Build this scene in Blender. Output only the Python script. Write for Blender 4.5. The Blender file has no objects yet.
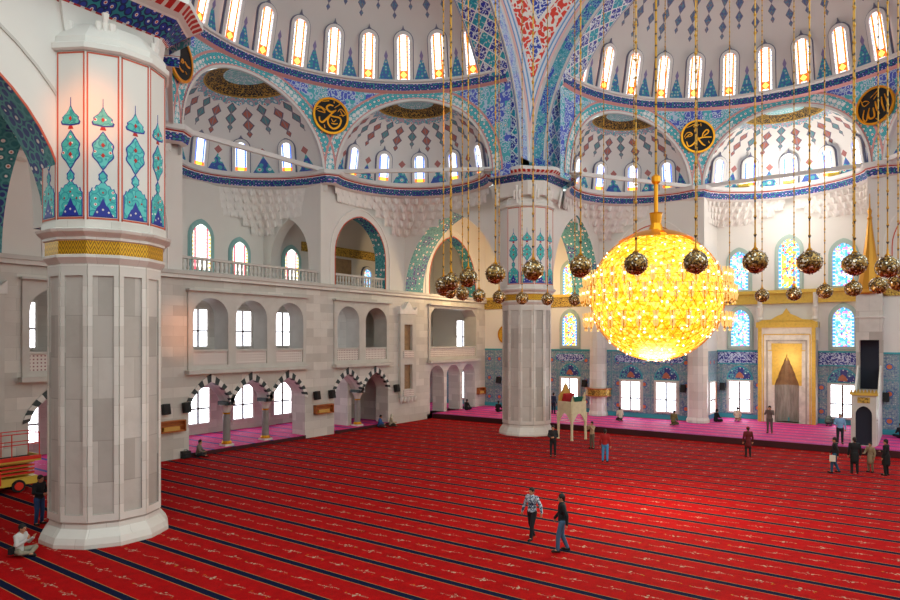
import bpy, bmesh, math, random
from mathutils import Vector, Matrix, Euler
from mathutils.geometry import tessellate_polygon
random.seed(7)
PI = math.pi
C = bpy.context.scene.collection
scene = bpy.context.scene

# ------------------------------------------------------------------ camera, world, exposure
cam_d = bpy.data.cameras.new('camera'); cam = bpy.data.objects.new('camera', cam_d); C.objects.link(cam)
cam.location = (0, 0, 6.4)
cam.rotation_euler = (PI/2, 0, math.atan(470/657.6))
cam_d.sensor_width = 36; cam_d.lens = 657.6/900*36; cam_d.shift_y = 40/900
cam_d.clip_end = 400
scene.camera = cam
w = bpy.data.worlds.new('world'); scene.world = w; w.use_nodes = True
bg = w.node_tree.nodes['Background']; bg.inputs[0].default_value = (0.84, 0.97, 0.95, 1); bg.inputs[1].default_value = 1.25
scene.view_settings.view_transform = 'Standard'; scene.view_settings.look = 'None'
scene.view_settings.exposure = 0.74; scene.view_settings.gamma = 1
scene.view_settings.use_curve_mapping = False
scene.cycles.max_bounces = 5; scene.cycles.diffuse_bounces = 4; scene.cycles.glossy_bounces = 2
scene.cycles.sample_clamp_indirect = 6

def light(name, kind, loc, power, color, size=0.3, rot=None):
    d = bpy.data.lights.new(name, kind); d.energy = power; d.color = color
    if kind == 'POINT': d.shadow_soft_size = size
    if kind == 'SPOT': d.shadow_soft_size = size; d.spot_size = 1.9; d.spot_blend = 1
    if kind == 'AREA': d.size = size
    o = bpy.data.objects.new(name, d); C.objects.link(o); o.location = loc
    if rot: o.rotation_euler = rot
    return o

# ------------------------------------------------------------------ node expressions
class E:
    def __init__(s, nt, k): s.nt = nt; s.k = k
    def _m(s, op, *a):
        n = s.nt.nodes.new('ShaderNodeMath'); n.operation = op
        for i, v in enumerate((s,)+a):
            if isinstance(v, E): s.nt.links.new(v.k, n.inputs[i])
            else: n.inputs[i].default_value = v
        return E(s.nt, n.outputs[0])
    def __add__(s, o): return s._m('ADD', o)
    def __sub__(s, o): return s._m('SUBTRACT', o)
    def __rsub__(s, o): return s._m('MULTIPLY', -1.0)._m('ADD', o)
    def __mul__(s, o): return s._m('MULTIPLY', o)
    def __truediv__(s, o): return s._m('DIVIDE', o)
    def abs(s): return s._m('ABSOLUTE')
    def fract(s): return s._m('FRACT')
    def floor(s): return s._m('FLOOR')
    def lt(s, o): return s._m('LESS_THAN', o)
    def gt(s, o): return s._m('GREATER_THAN', o)
    def mn(s, o): return s._m('MINIMUM', o)
    def mx(s, o): return s._m('MAXIMUM', o)
    def sin(s): return s._m('SINE')
    def sqrt(s): return s._m('SQRT')
def hexc(h):
    c = [int(h[i:i+2], 16)/255 for i in (0, 2, 4)]
    return tuple((x/12.92 if x <= .04045 else ((x+.055)/1.055)**2.4) for x in c)+(1,)
class NT:
    def __init__(s, m): s.nt = m.node_tree; s.m = m
    def uv(s):
        n = s.nt.nodes.new('ShaderNodeUVMap'); x = s.nt.nodes.new('ShaderNodeSeparateXYZ')
        s.nt.links.new(n.outputs[0], x.inputs[0]); return E(s.nt, x.outputs[0]), E(s.nt, x.outputs[1])
    def pos(s):
        n = s.nt.nodes.new('ShaderNodeNewGeometry'); x = s.nt.nodes.new('ShaderNodeSeparateXYZ')
        s.nt.links.new(n.outputs['Position'], x.inputs[0]); return [E(s.nt, x.outputs[i]) for i in range(3)]
    def comb(s, x, y, z=0.0):
        n = s.nt.nodes.new('ShaderNodeCombineXYZ')
        for i, v in enumerate((x, y, z)):
            if isinstance(v, E): s.nt.links.new(v.k, n.inputs[i])
            else: n.inputs[i].default_value = v
        return n.outputs[0]
    def mix(s, f, a, b, mode='MIX'):
        n = s.nt.nodes.new('ShaderNodeMix'); n.data_type = 'RGBA'; n.blend_type = mode
        for i, v in ((0, f), (6, a), (7, b)):
            if isinstance(v, E): s.nt.links.new(v.k, n.inputs[i])
            elif hasattr(v, 'is_output'): s.nt.links.new(v, n.inputs[i])
            elif isinstance(v, str): n.inputs[i].default_value = hexc(v)
            else: n.inputs[i].default_value = v
        return n.outputs[2]
    def noise(s, vec, scale, detail=3, rough=.5):
        n = s.nt.nodes.new('ShaderNodeTexNoise'); n.inputs['Scale'].default_value = scale
        n.inputs['Detail'].default_value = detail; n.inputs['Roughness'].default_value = rough
        s.nt.links.new(vec, n.inputs['Vector']); return E(s.nt, n.outputs[0])
    def voro(s, vec, scale, rnd=1.0, feature='F1'):
        n = s.nt.nodes.new('ShaderNodeTexVoronoi'); n.inputs['Scale'].default_value = scale; n.feature = feature
        if feature != 'DISTANCE_TO_EDGE': pass
        n.inputs['Randomness'].default_value = rnd
        s.nt.links.new(vec, n.inputs['Vector'])
        col = None
        if feature == 'F1':
            x = s.nt.nodes.new('ShaderNodeSeparateColor'); s.nt.links.new(n.outputs['Color'], x.inputs[0]); col = E(s.nt, x.outputs[0])
            s.lastcol = n.outputs['Color']
        return E(s.nt, n.outputs['Distance']), col
    def ramp(s, f, stops, interp='CONSTANT'):
        n = s.nt.nodes.new('ShaderNodeValToRGB'); cr = n.color_ramp; cr.interpolation = interp
        while len(cr.elements) < len(stops): cr.elements.new(0.5)
        for e, (p, c) in zip(cr.elements, stops): e.position = p; e.color = hexc(c)
        s.nt.links.new(f.k, n.inputs[0]); return n.outputs[0]
MATS = {}
def mat(name, fn, rough=.6, metal=0.0, emit=0.0, spec=None, bump=None, sheen=0):
    m = bpy.data.materials.new(name); m.use_nodes = True; MATS[name] = m
    b = m.node_tree.nodes['Principled BSDF']; b.inputs['Roughness'].default_value = rough; b.inputs['Metallic'].default_value = metal
    if spec is not None: b.inputs['Specular IOR Level'].default_value = spec
    if sheen: b.inputs['Sheen Weight'].default_value = sheen; b.inputs['Sheen Roughness'].default_value = .4
    N = NT(m)
    if isinstance(fn, str): c = hexc(fn)
    else: c = fn(N)
    for k in (['Base Color']+(['Emission Color'] if emit else [])):
        if isinstance(c, tuple): b.inputs[k].default_value = c
        else: m.node_tree.links.new(c, b.inputs[k])
    if emit: b.inputs['Emission Strength'].default_value = emit
    return m

# ------------------------------------------------------------------ materials
def f_marble(base, dark, amt=.5, bw=1.3, bh=.62, joint=.5):
    def f(N):
        u, v = N.uv()
        vec = N.comb(u, v)
        row = (v/bh).floor()
        off = (row*.5).fract()*bw
        cx = ((u+off)/bw)
        fu = cx.fract(); fv = (v/bh).fract()
        jt = (fu.lt(.012)).mx(fv.lt(.02))
        n = N.nt.nodes.new('ShaderNodeTexWhiteNoise'); n.noise_dimensions = '2D'
        N.nt.links.new(N.comb(cx.floor(), row), n.inputs['Vector'])
        blk = E(N.nt, n.outputs['Value'])
        c = N.mix(blk*amt, base, dark)
        x, y, z = N.pos()
        ns = N.noise(N.comb(x, y, z), .9, 5, .62)
        c = N.mix((ns-.45)*1.6*amt, c, dark)
        return N.mix(jt*joint, c, dark)
    return f
mat('marble', f_marble('e6e1da', 'b4aca4', .42), .45)
mat('marble_grey', f_marble('d2ccc5', '8c847c', .62, 1.1, 1.3), .4)
mat('marble_wall', f_marble('ded8d0', 'a09890', .5, 1.25, .55), .5)
mat('plaster', lambda N: N.mix((N.noise(N.comb(*N.pos()), .5, 3)-.4)*.5, 'e4e0da', 'ccc6c0'), .75)
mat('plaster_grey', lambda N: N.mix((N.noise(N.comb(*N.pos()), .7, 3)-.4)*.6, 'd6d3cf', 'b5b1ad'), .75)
mat('carved', lambda N: N.mix((N.noise(N.comb(*N.pos()), 3.5, 3)-.4)*.8, 'eeeae5', 'c9c3bd'), .7)
mat('frame_marble', lambda N: N.mix((N.noise(N.comb(*N.pos()), 1.5, 4)-.4)*.9, 'cbc6bf', 'a49d95'), .5)
mat('lattice_panel', lambda N: (lambda u, v: N.mix(((u/.16).fract()-.5).abs().lt(.2)*(((v/.16).fract()-.5).abs().lt(.2)), 'e0d6cf', '8f5a62'))(*N.uv()), .6)
mat('red_line', '#c8583f'.strip('#'), .6)
mat('red_bright', 'b3201c', .6)
mat('pink_line', 'd79a98', .7)
mat('turq', lambda N: (lambda d: N.ramp(d, [(0, 'c0422e'), (.13, 'f2f2ee'), (.2, '49bdb9'), (.5, '2c9fa6'), (.62, '5fc9c4')]))(N.voro(N.comb(*N.pos()), 4.2, .5)[0]), .5)
mat('cobalt', '20309a', .5)
mat('black_stone', '2e3b3c', .5)
mat('white_stone', 'dedad4', .5)
mat('dark', '0d0d10', .7)
mat('speaker_black', '16181a', .6)
mat('gold', 'd8961c', .35, .75)
mat('gold_soft', lambda N: N.mix((N.noise(N.comb(*N.pos()), 7, 3)-.45)*1.6, 'e2b23c', '8a5d16'), .45, .35)
def f_goldband(N):
    u, v = N.uv()
    z = ((u/.22).fract()-.5).abs()*.5 + v
    a = ((z/.16).fract()-.5).abs().lt(.16)
    return N.mix(a, 'd9a51f', '7a4a12')
mat('gold_band', f_goldband, .4, .4)
def f_goldscript(N):
    u, v = N.uv(); a = N.noise(N.comb(u*1.0, v*1.0), 5.5, 2, .6)
    return N.mix((a-.5).abs().lt(.035), 'c9a443', '5a4318')
mat('gold_script', f_goldscript, .5, .2)
def f_bluescript(N):
    u, v = N.uv(); a = N.noise(N.comb(u, v), 4.5, 2, .6)
    fr = v.fract()
    c = N.mix((a-.5).abs().lt(.045), '1c2c92', 'c9d4ee')
    return c
mat('blue_script', f_bluescript, .4)
# iznik lattice on the great arch soffits: u metres along, v 0..1 across
def lattice(N, wdt=2.4):
    u, v = N.uv(); vv = v*wdt
    p = 1.2
    fu = ((u/p).fract()-.5).abs(); fv = ((vv/p+.5).fract()-.5).abs()
    d = fu+fv
    vec = N.comb(u, vv)
    dd, rc = N.voro(vec, 5.0, .6)
    inner = N.ramp(dd, [(0, 'd3382a'), (.16, 'f4f3ee'), (.26, '34b4c0'), (.5, '1f94b4')])
    outer = N.ramp(dd, [(0, 'e9f2f4'), (.14, '2a3db4'), (.42, '1c2a92'), (.6, 'dfe8f2')])
    c = N.mix(d.gt(.5), inner, outer)
    c = N.mix((d-.5).abs().lt(.045), c, 'eef0ee')
    c = N.mix((fu-fv).abs().lt(.03)*d.gt(.2), c, 'c9d8ea')
    e = (v-.5).abs()
    c = N.mix(e.gt(.42), c, 'e2ddda'); c = N.mix((e-.455).abs().lt(.012), c, '3c6fb4'); c = N.mix(e.gt(.475), c, 'b9b4b0')
    return c
mat('arch_lattice', lattice, .5)
def field(bgc, c1, c2, c3, sc, rnd=.8, edge=None):
    def f(N):
        u, v = N.uv(); vec = N.comb(u, v)
        dd, rc = N.voro(vec, sc, rnd)
        d2, r2 = N.voro(vec, sc*.45, .3)
        a = N.ramp(dd, [(0, c3), (.14, 'f4f3f0'), (.26, c1), (.44, bgc), (.62, c1)])
        b = N.ramp(dd, [(0, 'f4f3f0'), (.18, c2), (.46, bgc), (.62, c2)])
        return N.mix(r2.gt(.55), a, b)
    return f
mat('spandrel', field('bcd3ea', '4fb7c6', '4d63cf', 'd46a5a', 3.4), .6)
mat('face_light', field('d5def0', '8fb8e0', '7c90dc', 'b6c6ee', 6.5), .6)
mat('face_turq', field('7fc2d6', '36a0b4', '3550c0', 'e8b0a8', 5.5), .6)
mat('teal_soffit', field('4f9da2', '2c7f88', '2a3c86', 'b8552f', 2.6, .4), .6)
mat('navy_pattern', field('2c4292', '1c2a78', '3aa0a8', 'c4452c', 3.6, .3), .5)
mat('turq_band', field('58bcc8', '36a4b6', 'e4e9ec', 'd6665a', 3.2, .15), .6)
mat('dome_dark', field('3a3524', '1f241c', '9c7424', 'c9a23c', 5.0), .6)
def f_cornice(N):
    u, v = N.uv()
    vec = N.comb(u, v*.6)
    dd, rc = N.voro(vec, 4.2, .35)
    c = N.ramp(dd, [(0, 'd8442c'), (.12, 'f0eeee'), (.2, '2438a4'), (.42, '17215f'), (.56, '2f8f9c')])
    return N.mix(v.gt(.9), c, 'e8e6e2')
mat('cornice_blue', f_cornice, .5)
mat('cornice_red', lambda N: (lambda u, v: N.mix((u/.32).fract().lt(.62), 'e8ded8', 'c0201c'))(*N.uv()), .5)
def f_pend(N):
    u, v = N.uv(); x, y, z = N.pos()
    vec = N.comb(u, z)
    n1 = N.noise(vec, 2.6, 1.5, .5)
    red = N.mix((n1-.5).abs().lt(.052), 'e23a28', 'f2ece6')
    n2 = N.noise(vec, 4.0, 1, .5)
    blue = N.mix((n2-.5).abs().lt(.05), '2440b4', 'e6ecf4')
    def loz(z0, hw, hh): return (u.abs()/hw+(z-z0).abs()/hh).lt(1.0)
    def ring(z0, hw, hh): return (u.abs()/hw+(z-z0).abs()/hh-1.1).abs().lt(.14)
    c = red
    for z0, hw, hh in ((25.6, .42, .75), (28.4, 1.0, 1.3), (31, 1.2, 1.3)):
        c = N.mix(ring(z0, hw, hh), c, 'f0ebe6'); c = N.mix(loz(z0, hw, hh), c, blue)
    st = (v*4.0).fract()
    b = N.mix(st.lt(.45), '9fc3ea', 'e6e4ea'); b = N.mix(((st-.72).abs()).lt(.08), b, '3b7fc4')
    b = N.mix(v.lt(.16), b, 'e6b9b4')
    return N.mix(v.lt(.62), c, b)
mat('pendentive_red', f_pend, .55)
# semidome shell: u = azimuth / 12 degrees, v = height above the ring
def f_semidome(N):
    u, v = N.uv()
    base = N.mix((N.noise(N.comb(*N.pos()), .4, 3)-.4)*.5, 'd9d6d3', 'bfbcbb')
    fu = ((u+.5).fract()-.5).abs()               # .5 at window axis (integer), 0 between windows
    k = (u*2).fract(); fk = (k-.5).abs(); par = (u.floor()*.5).fract()
    dd, rc = N.voro(N.comb(u*2.4, v), 4.5, .5)
    pt = N.ramp(dd, [(0, 'd05a4a'), (.16, 'cfe0e8'), (.26, '3fa6b4'), (.5, '4a74b8')])
    c = base
    m = (fu/.27+(v-.2)/2.1).lt(1.0)*v.gt(.1)
    c = N.mix(m, c, pt)
    m2 = (fu/.055+(v-2.25).abs()/.35).lt(1.0); c = N.mix(m2, c, '8a7fae')
    # hanging drops high up
    u2 = u*2.0; f2 = (u2.fract()-.5).abs(); alt = ((u2.floor()*.5).fract()*2.0)
    for z0, w_, h_ in ((4.55, .1, .16), (5.05, .2, .27), (5.75, .22, .3), (6.5, .24, .34)):
        zz = v-alt*.45-z0
        dm = (f2/w_+zz.abs()/h_)
        c = N.mix(dm.lt(1.25), c, '77758c'); c = N.mix(dm.lt(.95), c, N.ramp(dd, [(0, '8a7486'), (.3, '5f8fa6'), (.5, '55689a')]))
    c = N.mix((f2).lt(.012)*((v-alt*.45).gt(4.4)), c, '7d7c8c')
    return c
mat('semidome_shell', f_semidome, .7)
# exedra dome: u = azimuth/30deg, v = elevation 0..1
def f_exedra(N):
    u, v = N.uv()
    base = N.mix((N.noise(N.comb(*N.pos()), .5, 3)-.4)*.5, 'e2dfdc', 'c8c5c2')
    dd, rc = N.voro(N.comb(u*1.8, v*6), 3.2, .5)
    pt = N.ramp(dd, [(0, 'd05a4a'), (.16, 'dde6ea'), (.28, '4aa8b0'), (.5, '3f5cae')])
    fu = (u.fract()-.5).abs()
    c = base
    m = (fu/.26+(v-.02)/.16).lt(1.0); c = N.mix(m, c, pt)
    c = N.mix((fu/.1+(v-.21).abs()/.035).lt(1), c, 'b0706c')
    u2 = u*2.0; f2 = (u2.fract()-.5).abs(); alt = (u2.floor()*.5).fract()*2.0
    for z0, w_, h_ in ((.36, .12, .026), (.435, .25, .045), (.535, .27, .045)):
        zz = v-alt*.045-z0
        dm = f2/w_+zz.abs()/h_
        c = N.mix(dm.lt(1.3), c, '6d6478'); c = N.mix(dm.lt(.95), c, N.mix(alt, 'b0685a', '5a8f98'))
    c = N.mix(f2.lt(.03)*v.gt(.36)*v.lt(.6), c, '8b8690')
    c = N.mix(((v+f2*.06)).gt(.64), c, N.ramp(dd, [(0, 'c96a5c'), (.2, 'd8dfe4'), (.36, '62a8b8'), (.55, 'b9a0b0')]))
    sc = N.noise(N.comb(u*1.5, v*9), 4, 2)
    c = N.mix(v.gt(.7), c, N.mix((sc-.5).abs().lt(.04), '232018', 'b08a34'))
    c = N.mix((v-.7).abs().lt(.008), c, 'b08a34')
    c = N.mix(v.gt(.85), c, N.ramp(dd, [(0, '3a62b4'), (.2, 'e4ecf0'), (.4, '8cc8cc')]))
    return c
mat('exedra_shell', f_exedra, .7)
# carpet
def f_carpet(base, base2, navy, motif):
    def f(N):
        x, y, z = N.pos()
        t = ((y-.28)/1.385+.5).fract()-.5; d = t.abs()
        n = N.noise(N.comb(x, y), 3.0, 3); n2 = N.noise(N.comb(x, y), 22, 2)
        c = N.mix((n-.4)*1.2, base, base2)
        n3 = N.noise(N.comb(x, y), 60, 1); c = N.mix((n2-.4)*1.2, c, '5a0c0a'); c = N.mix((n3-.5)*1.6, c, '3a0606')
        m = ((y-.28)/1.385).fract()-.5          # motif row half way
        mm = m.abs()
        k = x/1.0; fx = (k.fract()-.5)
        wig = (fx*6.283).sin()*.035
        s1 = ((m-wig).abs().lt(.02))*(fx.abs().lt(.36))
        dd, rc = N.voro(N.comb(x*1.0, y), 9, .7)
        s2 = (fx.abs()/.16+mm/.11).lt(1.0)*dd.lt(.42)
        c = N.mix((s1*n2.gt(.5)*.45).mx(s2*.75), c, motif)
        s3 = ((fx.abs()-.33).abs()/.1+mm/.06).lt(1.0)*dd.lt(.3)
        c = N.mix(s3*.8, c, 'b0761f')
        c = N.mix((d-.085).abs().lt(.009), c, 'a87a48')
        c = N.mix(d.lt(.08), c, navy)
        return c
    return f
mat('carpet', f_carpet('b4090d', '6c050a', '0a1230', 'b8a48c'), .9, spec=.08)
mat('carpet_pink_glare', f_carpet('e83a8c', 'c42474', '4a3490', 'd8a0c0'), .7, spec=.2)  # window glare on platform and arcade carpet, painted in as pink
mat('step_edge', '3c0a10', .8)
mat('column_grey', lambda N: N.mix((N.noise(N.comb(*N.pos()), 2.5, 4)-.4)*1.2, '8d8884', '5c5856'), .35)
mat('niche_marble', lambda N: (lambda p: N.mix((N.noise(N.comb(p[0]*4, p[1], p[2]*.5), 1.6, 4, .6)-.42)*2.2, 'a8a098', '5f5852'))(N.pos()), .35)
# windows
def f_glass_white(N):
    u, v = N.uv()   # u -.5...5 , v metres from sill (height passed as 2.8)
    a = u.abs()
    hx = ((v*4.5).fract()-.5).abs()
    cell, _ = N.voro(N.comb(u*.8, v), 6.5, .15, 'DISTANCE_TO_EDGE')
    c = N.mix(cell.lt(.045), 'f6fbff', 'b9cdd8')
    dash = (v*3.2).fract().lt(.22)
    c = N.mix(a.gt(.4), c, N.mix(dash, 'f8fbff', '4a78b4'))
    c = N.mix((a-.3).abs().lt(.075), c, N.mix((v*3.2+.5).fract().lt(.2), 'e87818', 'c82c10'))
    bot = v.lt(.62)*v.gt(.12)*a.lt(.36)
    c = N.mix(bot, c, 'f0581c')
    d = (a/.26+(v-.36).abs()/.22).lt(1.0)
    c = N.mix(d, c, 'ffe25a')
    top = v.gt(2.25)*a.lt(.31)
    c = N.mix(top*cell.lt(.1), c, 'e0762c')
    return c
mat('glass_dome', f_glass_white, .3, emit=1.2)
def f_glass_blue(N):
    u, v = N.uv(); a = u.abs()
    cell, _ = N.voro(N.comb(u*.7, v), 5.5, .1, 'DISTANCE_TO_EDGE')
    c = N.mix(cell.lt(.05), 'f4faff', 'a8c0d4')
    c = N.mix((a-.38).abs().lt(.08), c, '3c62d8')
    c = N.mix(v.lt(.35), c, N.mix(a.lt(.28), 'e8641e', 'ffd23c'))
    return c
mat('glass_small', f_glass_blue, .3, emit=1.3)
def f_glass_stained(N, warm=False, blu='3f8ce8'):
    u, v = N.uv(); a = u.abs()
    dd, rc = N.voro(N.comb(u*1.2, v), 7.5, .55)
    pal = [(0, '4aa2f0'), (.28, '8fd2fa'), (.5, 'e87aa8'), (.62, 'c8f0f8'), (.8, '8ae0c8'), (.92, 'f0d878')]
    if warm: pal = [(0, 'ffd83c'), (.3, 'f6c018'), (.5, '4aa2f0'), (.7, 'fff0a0'), (.9, 'e8502c')]
    c = N.ramp(rc, pal)
    e, _ = N.voro(N.comb(u*1.2, v), 7.5, .55, 'DISTANCE_TO_EDGE')
    c = N.mix(e.lt(.04), c, '2c4a84')
    c = N.mix(a.gt(.38), c, N.mix((v*4).fract().lt(.25), blu, 'c8e0ff'))
    return c
mat('glass_stained', lambda N: f_glass_stained(N), .3, emit=1.2)
mat('glass_stained_warm', lambda N: f_glass_stained(N, True), .3, emit=1.2)
def f_glass_wallwhite(N):
    u, v = N.uv(); a = u.abs()
    cell, _ = N.voro(N.comb(u*1.0, v), 5.0, .1, 'DISTANCE_TO_EDGE')
    c = N.mix(cell.lt(.05), 'fbf6ee', 'c8b8a8')
    c = N.mix(a.gt(.4), c, N.mix((v*4).fract().lt(.5), 'f8c838', 'f4f0e4'))
    c = N.mix((a-.33).abs().lt(.045), c, 'd83048')
    return c
mat('glass_yellow', f_glass_wallwhite, .3, emit=1.5)
mat('glass_clear', lambda N: (lambda u, v: N.mix(((u*1.3+v*.2).fract().lt(.12))*v.lt(.9), 'f2f7ff', 'cfe0f4'))(*N.uv()), .2, emit=2.6)
mat('glass_day', lambda N: N.mix((N.uv()[0]*3.1).fract().lt(.2), 'f6faff', 'd8e8f8'), .2, emit=4.5)
mat('window_frame', 'd9d4ce', .5)
mat('window_bar', '5a4038', .5)
mat('surround_white', 'dedbd9', .6)
mat('surround_line', '6a6c84', .6)
mat('surround_green', 'a9bdb4', .6)
mat('surround_turq', '8fb9b8', .6)
# qibla tiles
def f_tiles(N):
    u, v = N.uv()
    pu, pv = (u/1.05), ((v-.4)/1.72)
    fu = (pu.fract()-.5).abs(); fv = (pv.fract()-.5).abs()
    dd, rc = N.voro(N.comb(u, v), 7.0, .6)
    a = N.ramp(dd, [(0, 'c8806a'), (.14, 'cfd6d6'), (.24, '7f9fa4'), (.44, '93a1ac'), (.6, '5f7a98')])
    b = N.ramp(dd, [(0, 'd8dcda'), (.14, '5a70a4'), (.3, '6a98a4'), (.55, '939fa8')])
    c = N.mix(fu.mx(fv).gt(.4), a, b)
    med = (fu*1.05)._m('POWER', 2.0)+(fv*1.72)._m('POWER', 2.0)
    c = N.mix(med.lt(.05), c, '3c6cb0'); c = N.mix(med.lt(.022), c, 'd8764a')
    c = N.mix((fu.gt(.478)).mx(fv.gt(.487)), c, '5a9298')
    c = N.mix(v.lt(.75), c, '2f86a4')
    return c
mat('tiles', f_tiles, .35)
mat('tile_edge', '34a0ae', .4)
mat('tile_dark', field('36408c', '2a3478', '5aa6b0', 'd8764a', 5, .5), .4)
def f_crystal(N):
    dd, rc = N.voro(N.comb(*N.pos()), 24, 1)
    return N.ramp(rc, [(0, '50391a'), (.3, '8c6426'), (.55, 'b08a4a'), (.75, '3a2a18'), (.9, 'f2e6d0')])
mat('crystal_globe', f_crystal, .25, .45)
mat('chain_gold', lambda N: (lambda p: N.mix((p[2]*2.2).fract().lt(.16), 'bd8a28', '4a3212'))(N.pos()), .4, .4)
def f_glow(N):
    dd, rc = N.voro(N.comb(*N.pos()), 3.0, .9)
    d2, r2 = N.voro(N.comb(*N.pos()), 11, 1)
    c = N.ramp(r2, [(0, 'e8a414'), (.3, 'f6bc24'), (.55, 'ffd038'), (.8, 'ffe468')])
    return N.mix(dd.lt(.16), c, 'ffffe8')
mat('glow_gold', f_glow, .4, emit=.8)
mat('bulb', 'fff0b8', .3, emit=4)
mat('amber_rod', 'ecc880', .3, .1, emit=.28)
mat('tile_orange', 'b06a50', .4)
mat('gold_bright', 'f0a020', .3, .7)
mat('wood', lambda N: N.mix((N.noise(N.comb(*N.pos()), 6, 3)-.4), 'b5642a', '7c3a14'), .45)
mat('wood_light', 'c99a4a', .5)
mat('ivory', lambda N: N.mix((N.noise(N.comb(*N.pos()), 5, 3)-.45)*1.2, 'dcd2ae', 'b3a680'), .5)
mat('red_cloth', 'b01c24', .8)
mat('green_cloth', '1f6a5c', .8)
mat('lift_yellow', 'd8b840', .5)
mat('lift_red', 'e02a14', .45)
mat('rubber', '141414', .8)
mat('mihrab_marble', lambda N: N.mix((N.noise(N.comb(*N.pos()), 1.2, 5, .65)-.42)*2.0, 'dcd5cc', '8d8580'), .35)
mat('mihrab_gold', lambda N: N.mix((N.noise(N.comb(*N.pos()), 6, 3, .6)-.45)*1.4, 'd6b04a', 'a1803a'), .45, .2)
mat('niche_brown', lambda N: N.mix((N.noise(N.comb(*N.pos()), 3, 4, .6)-.4)*1.6, '9c7c58', '5e4c3e'), .5)
mat('spire_gold', 'c98c28', .4, .5)
mat('curtain', '1c2030', .8)

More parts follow.
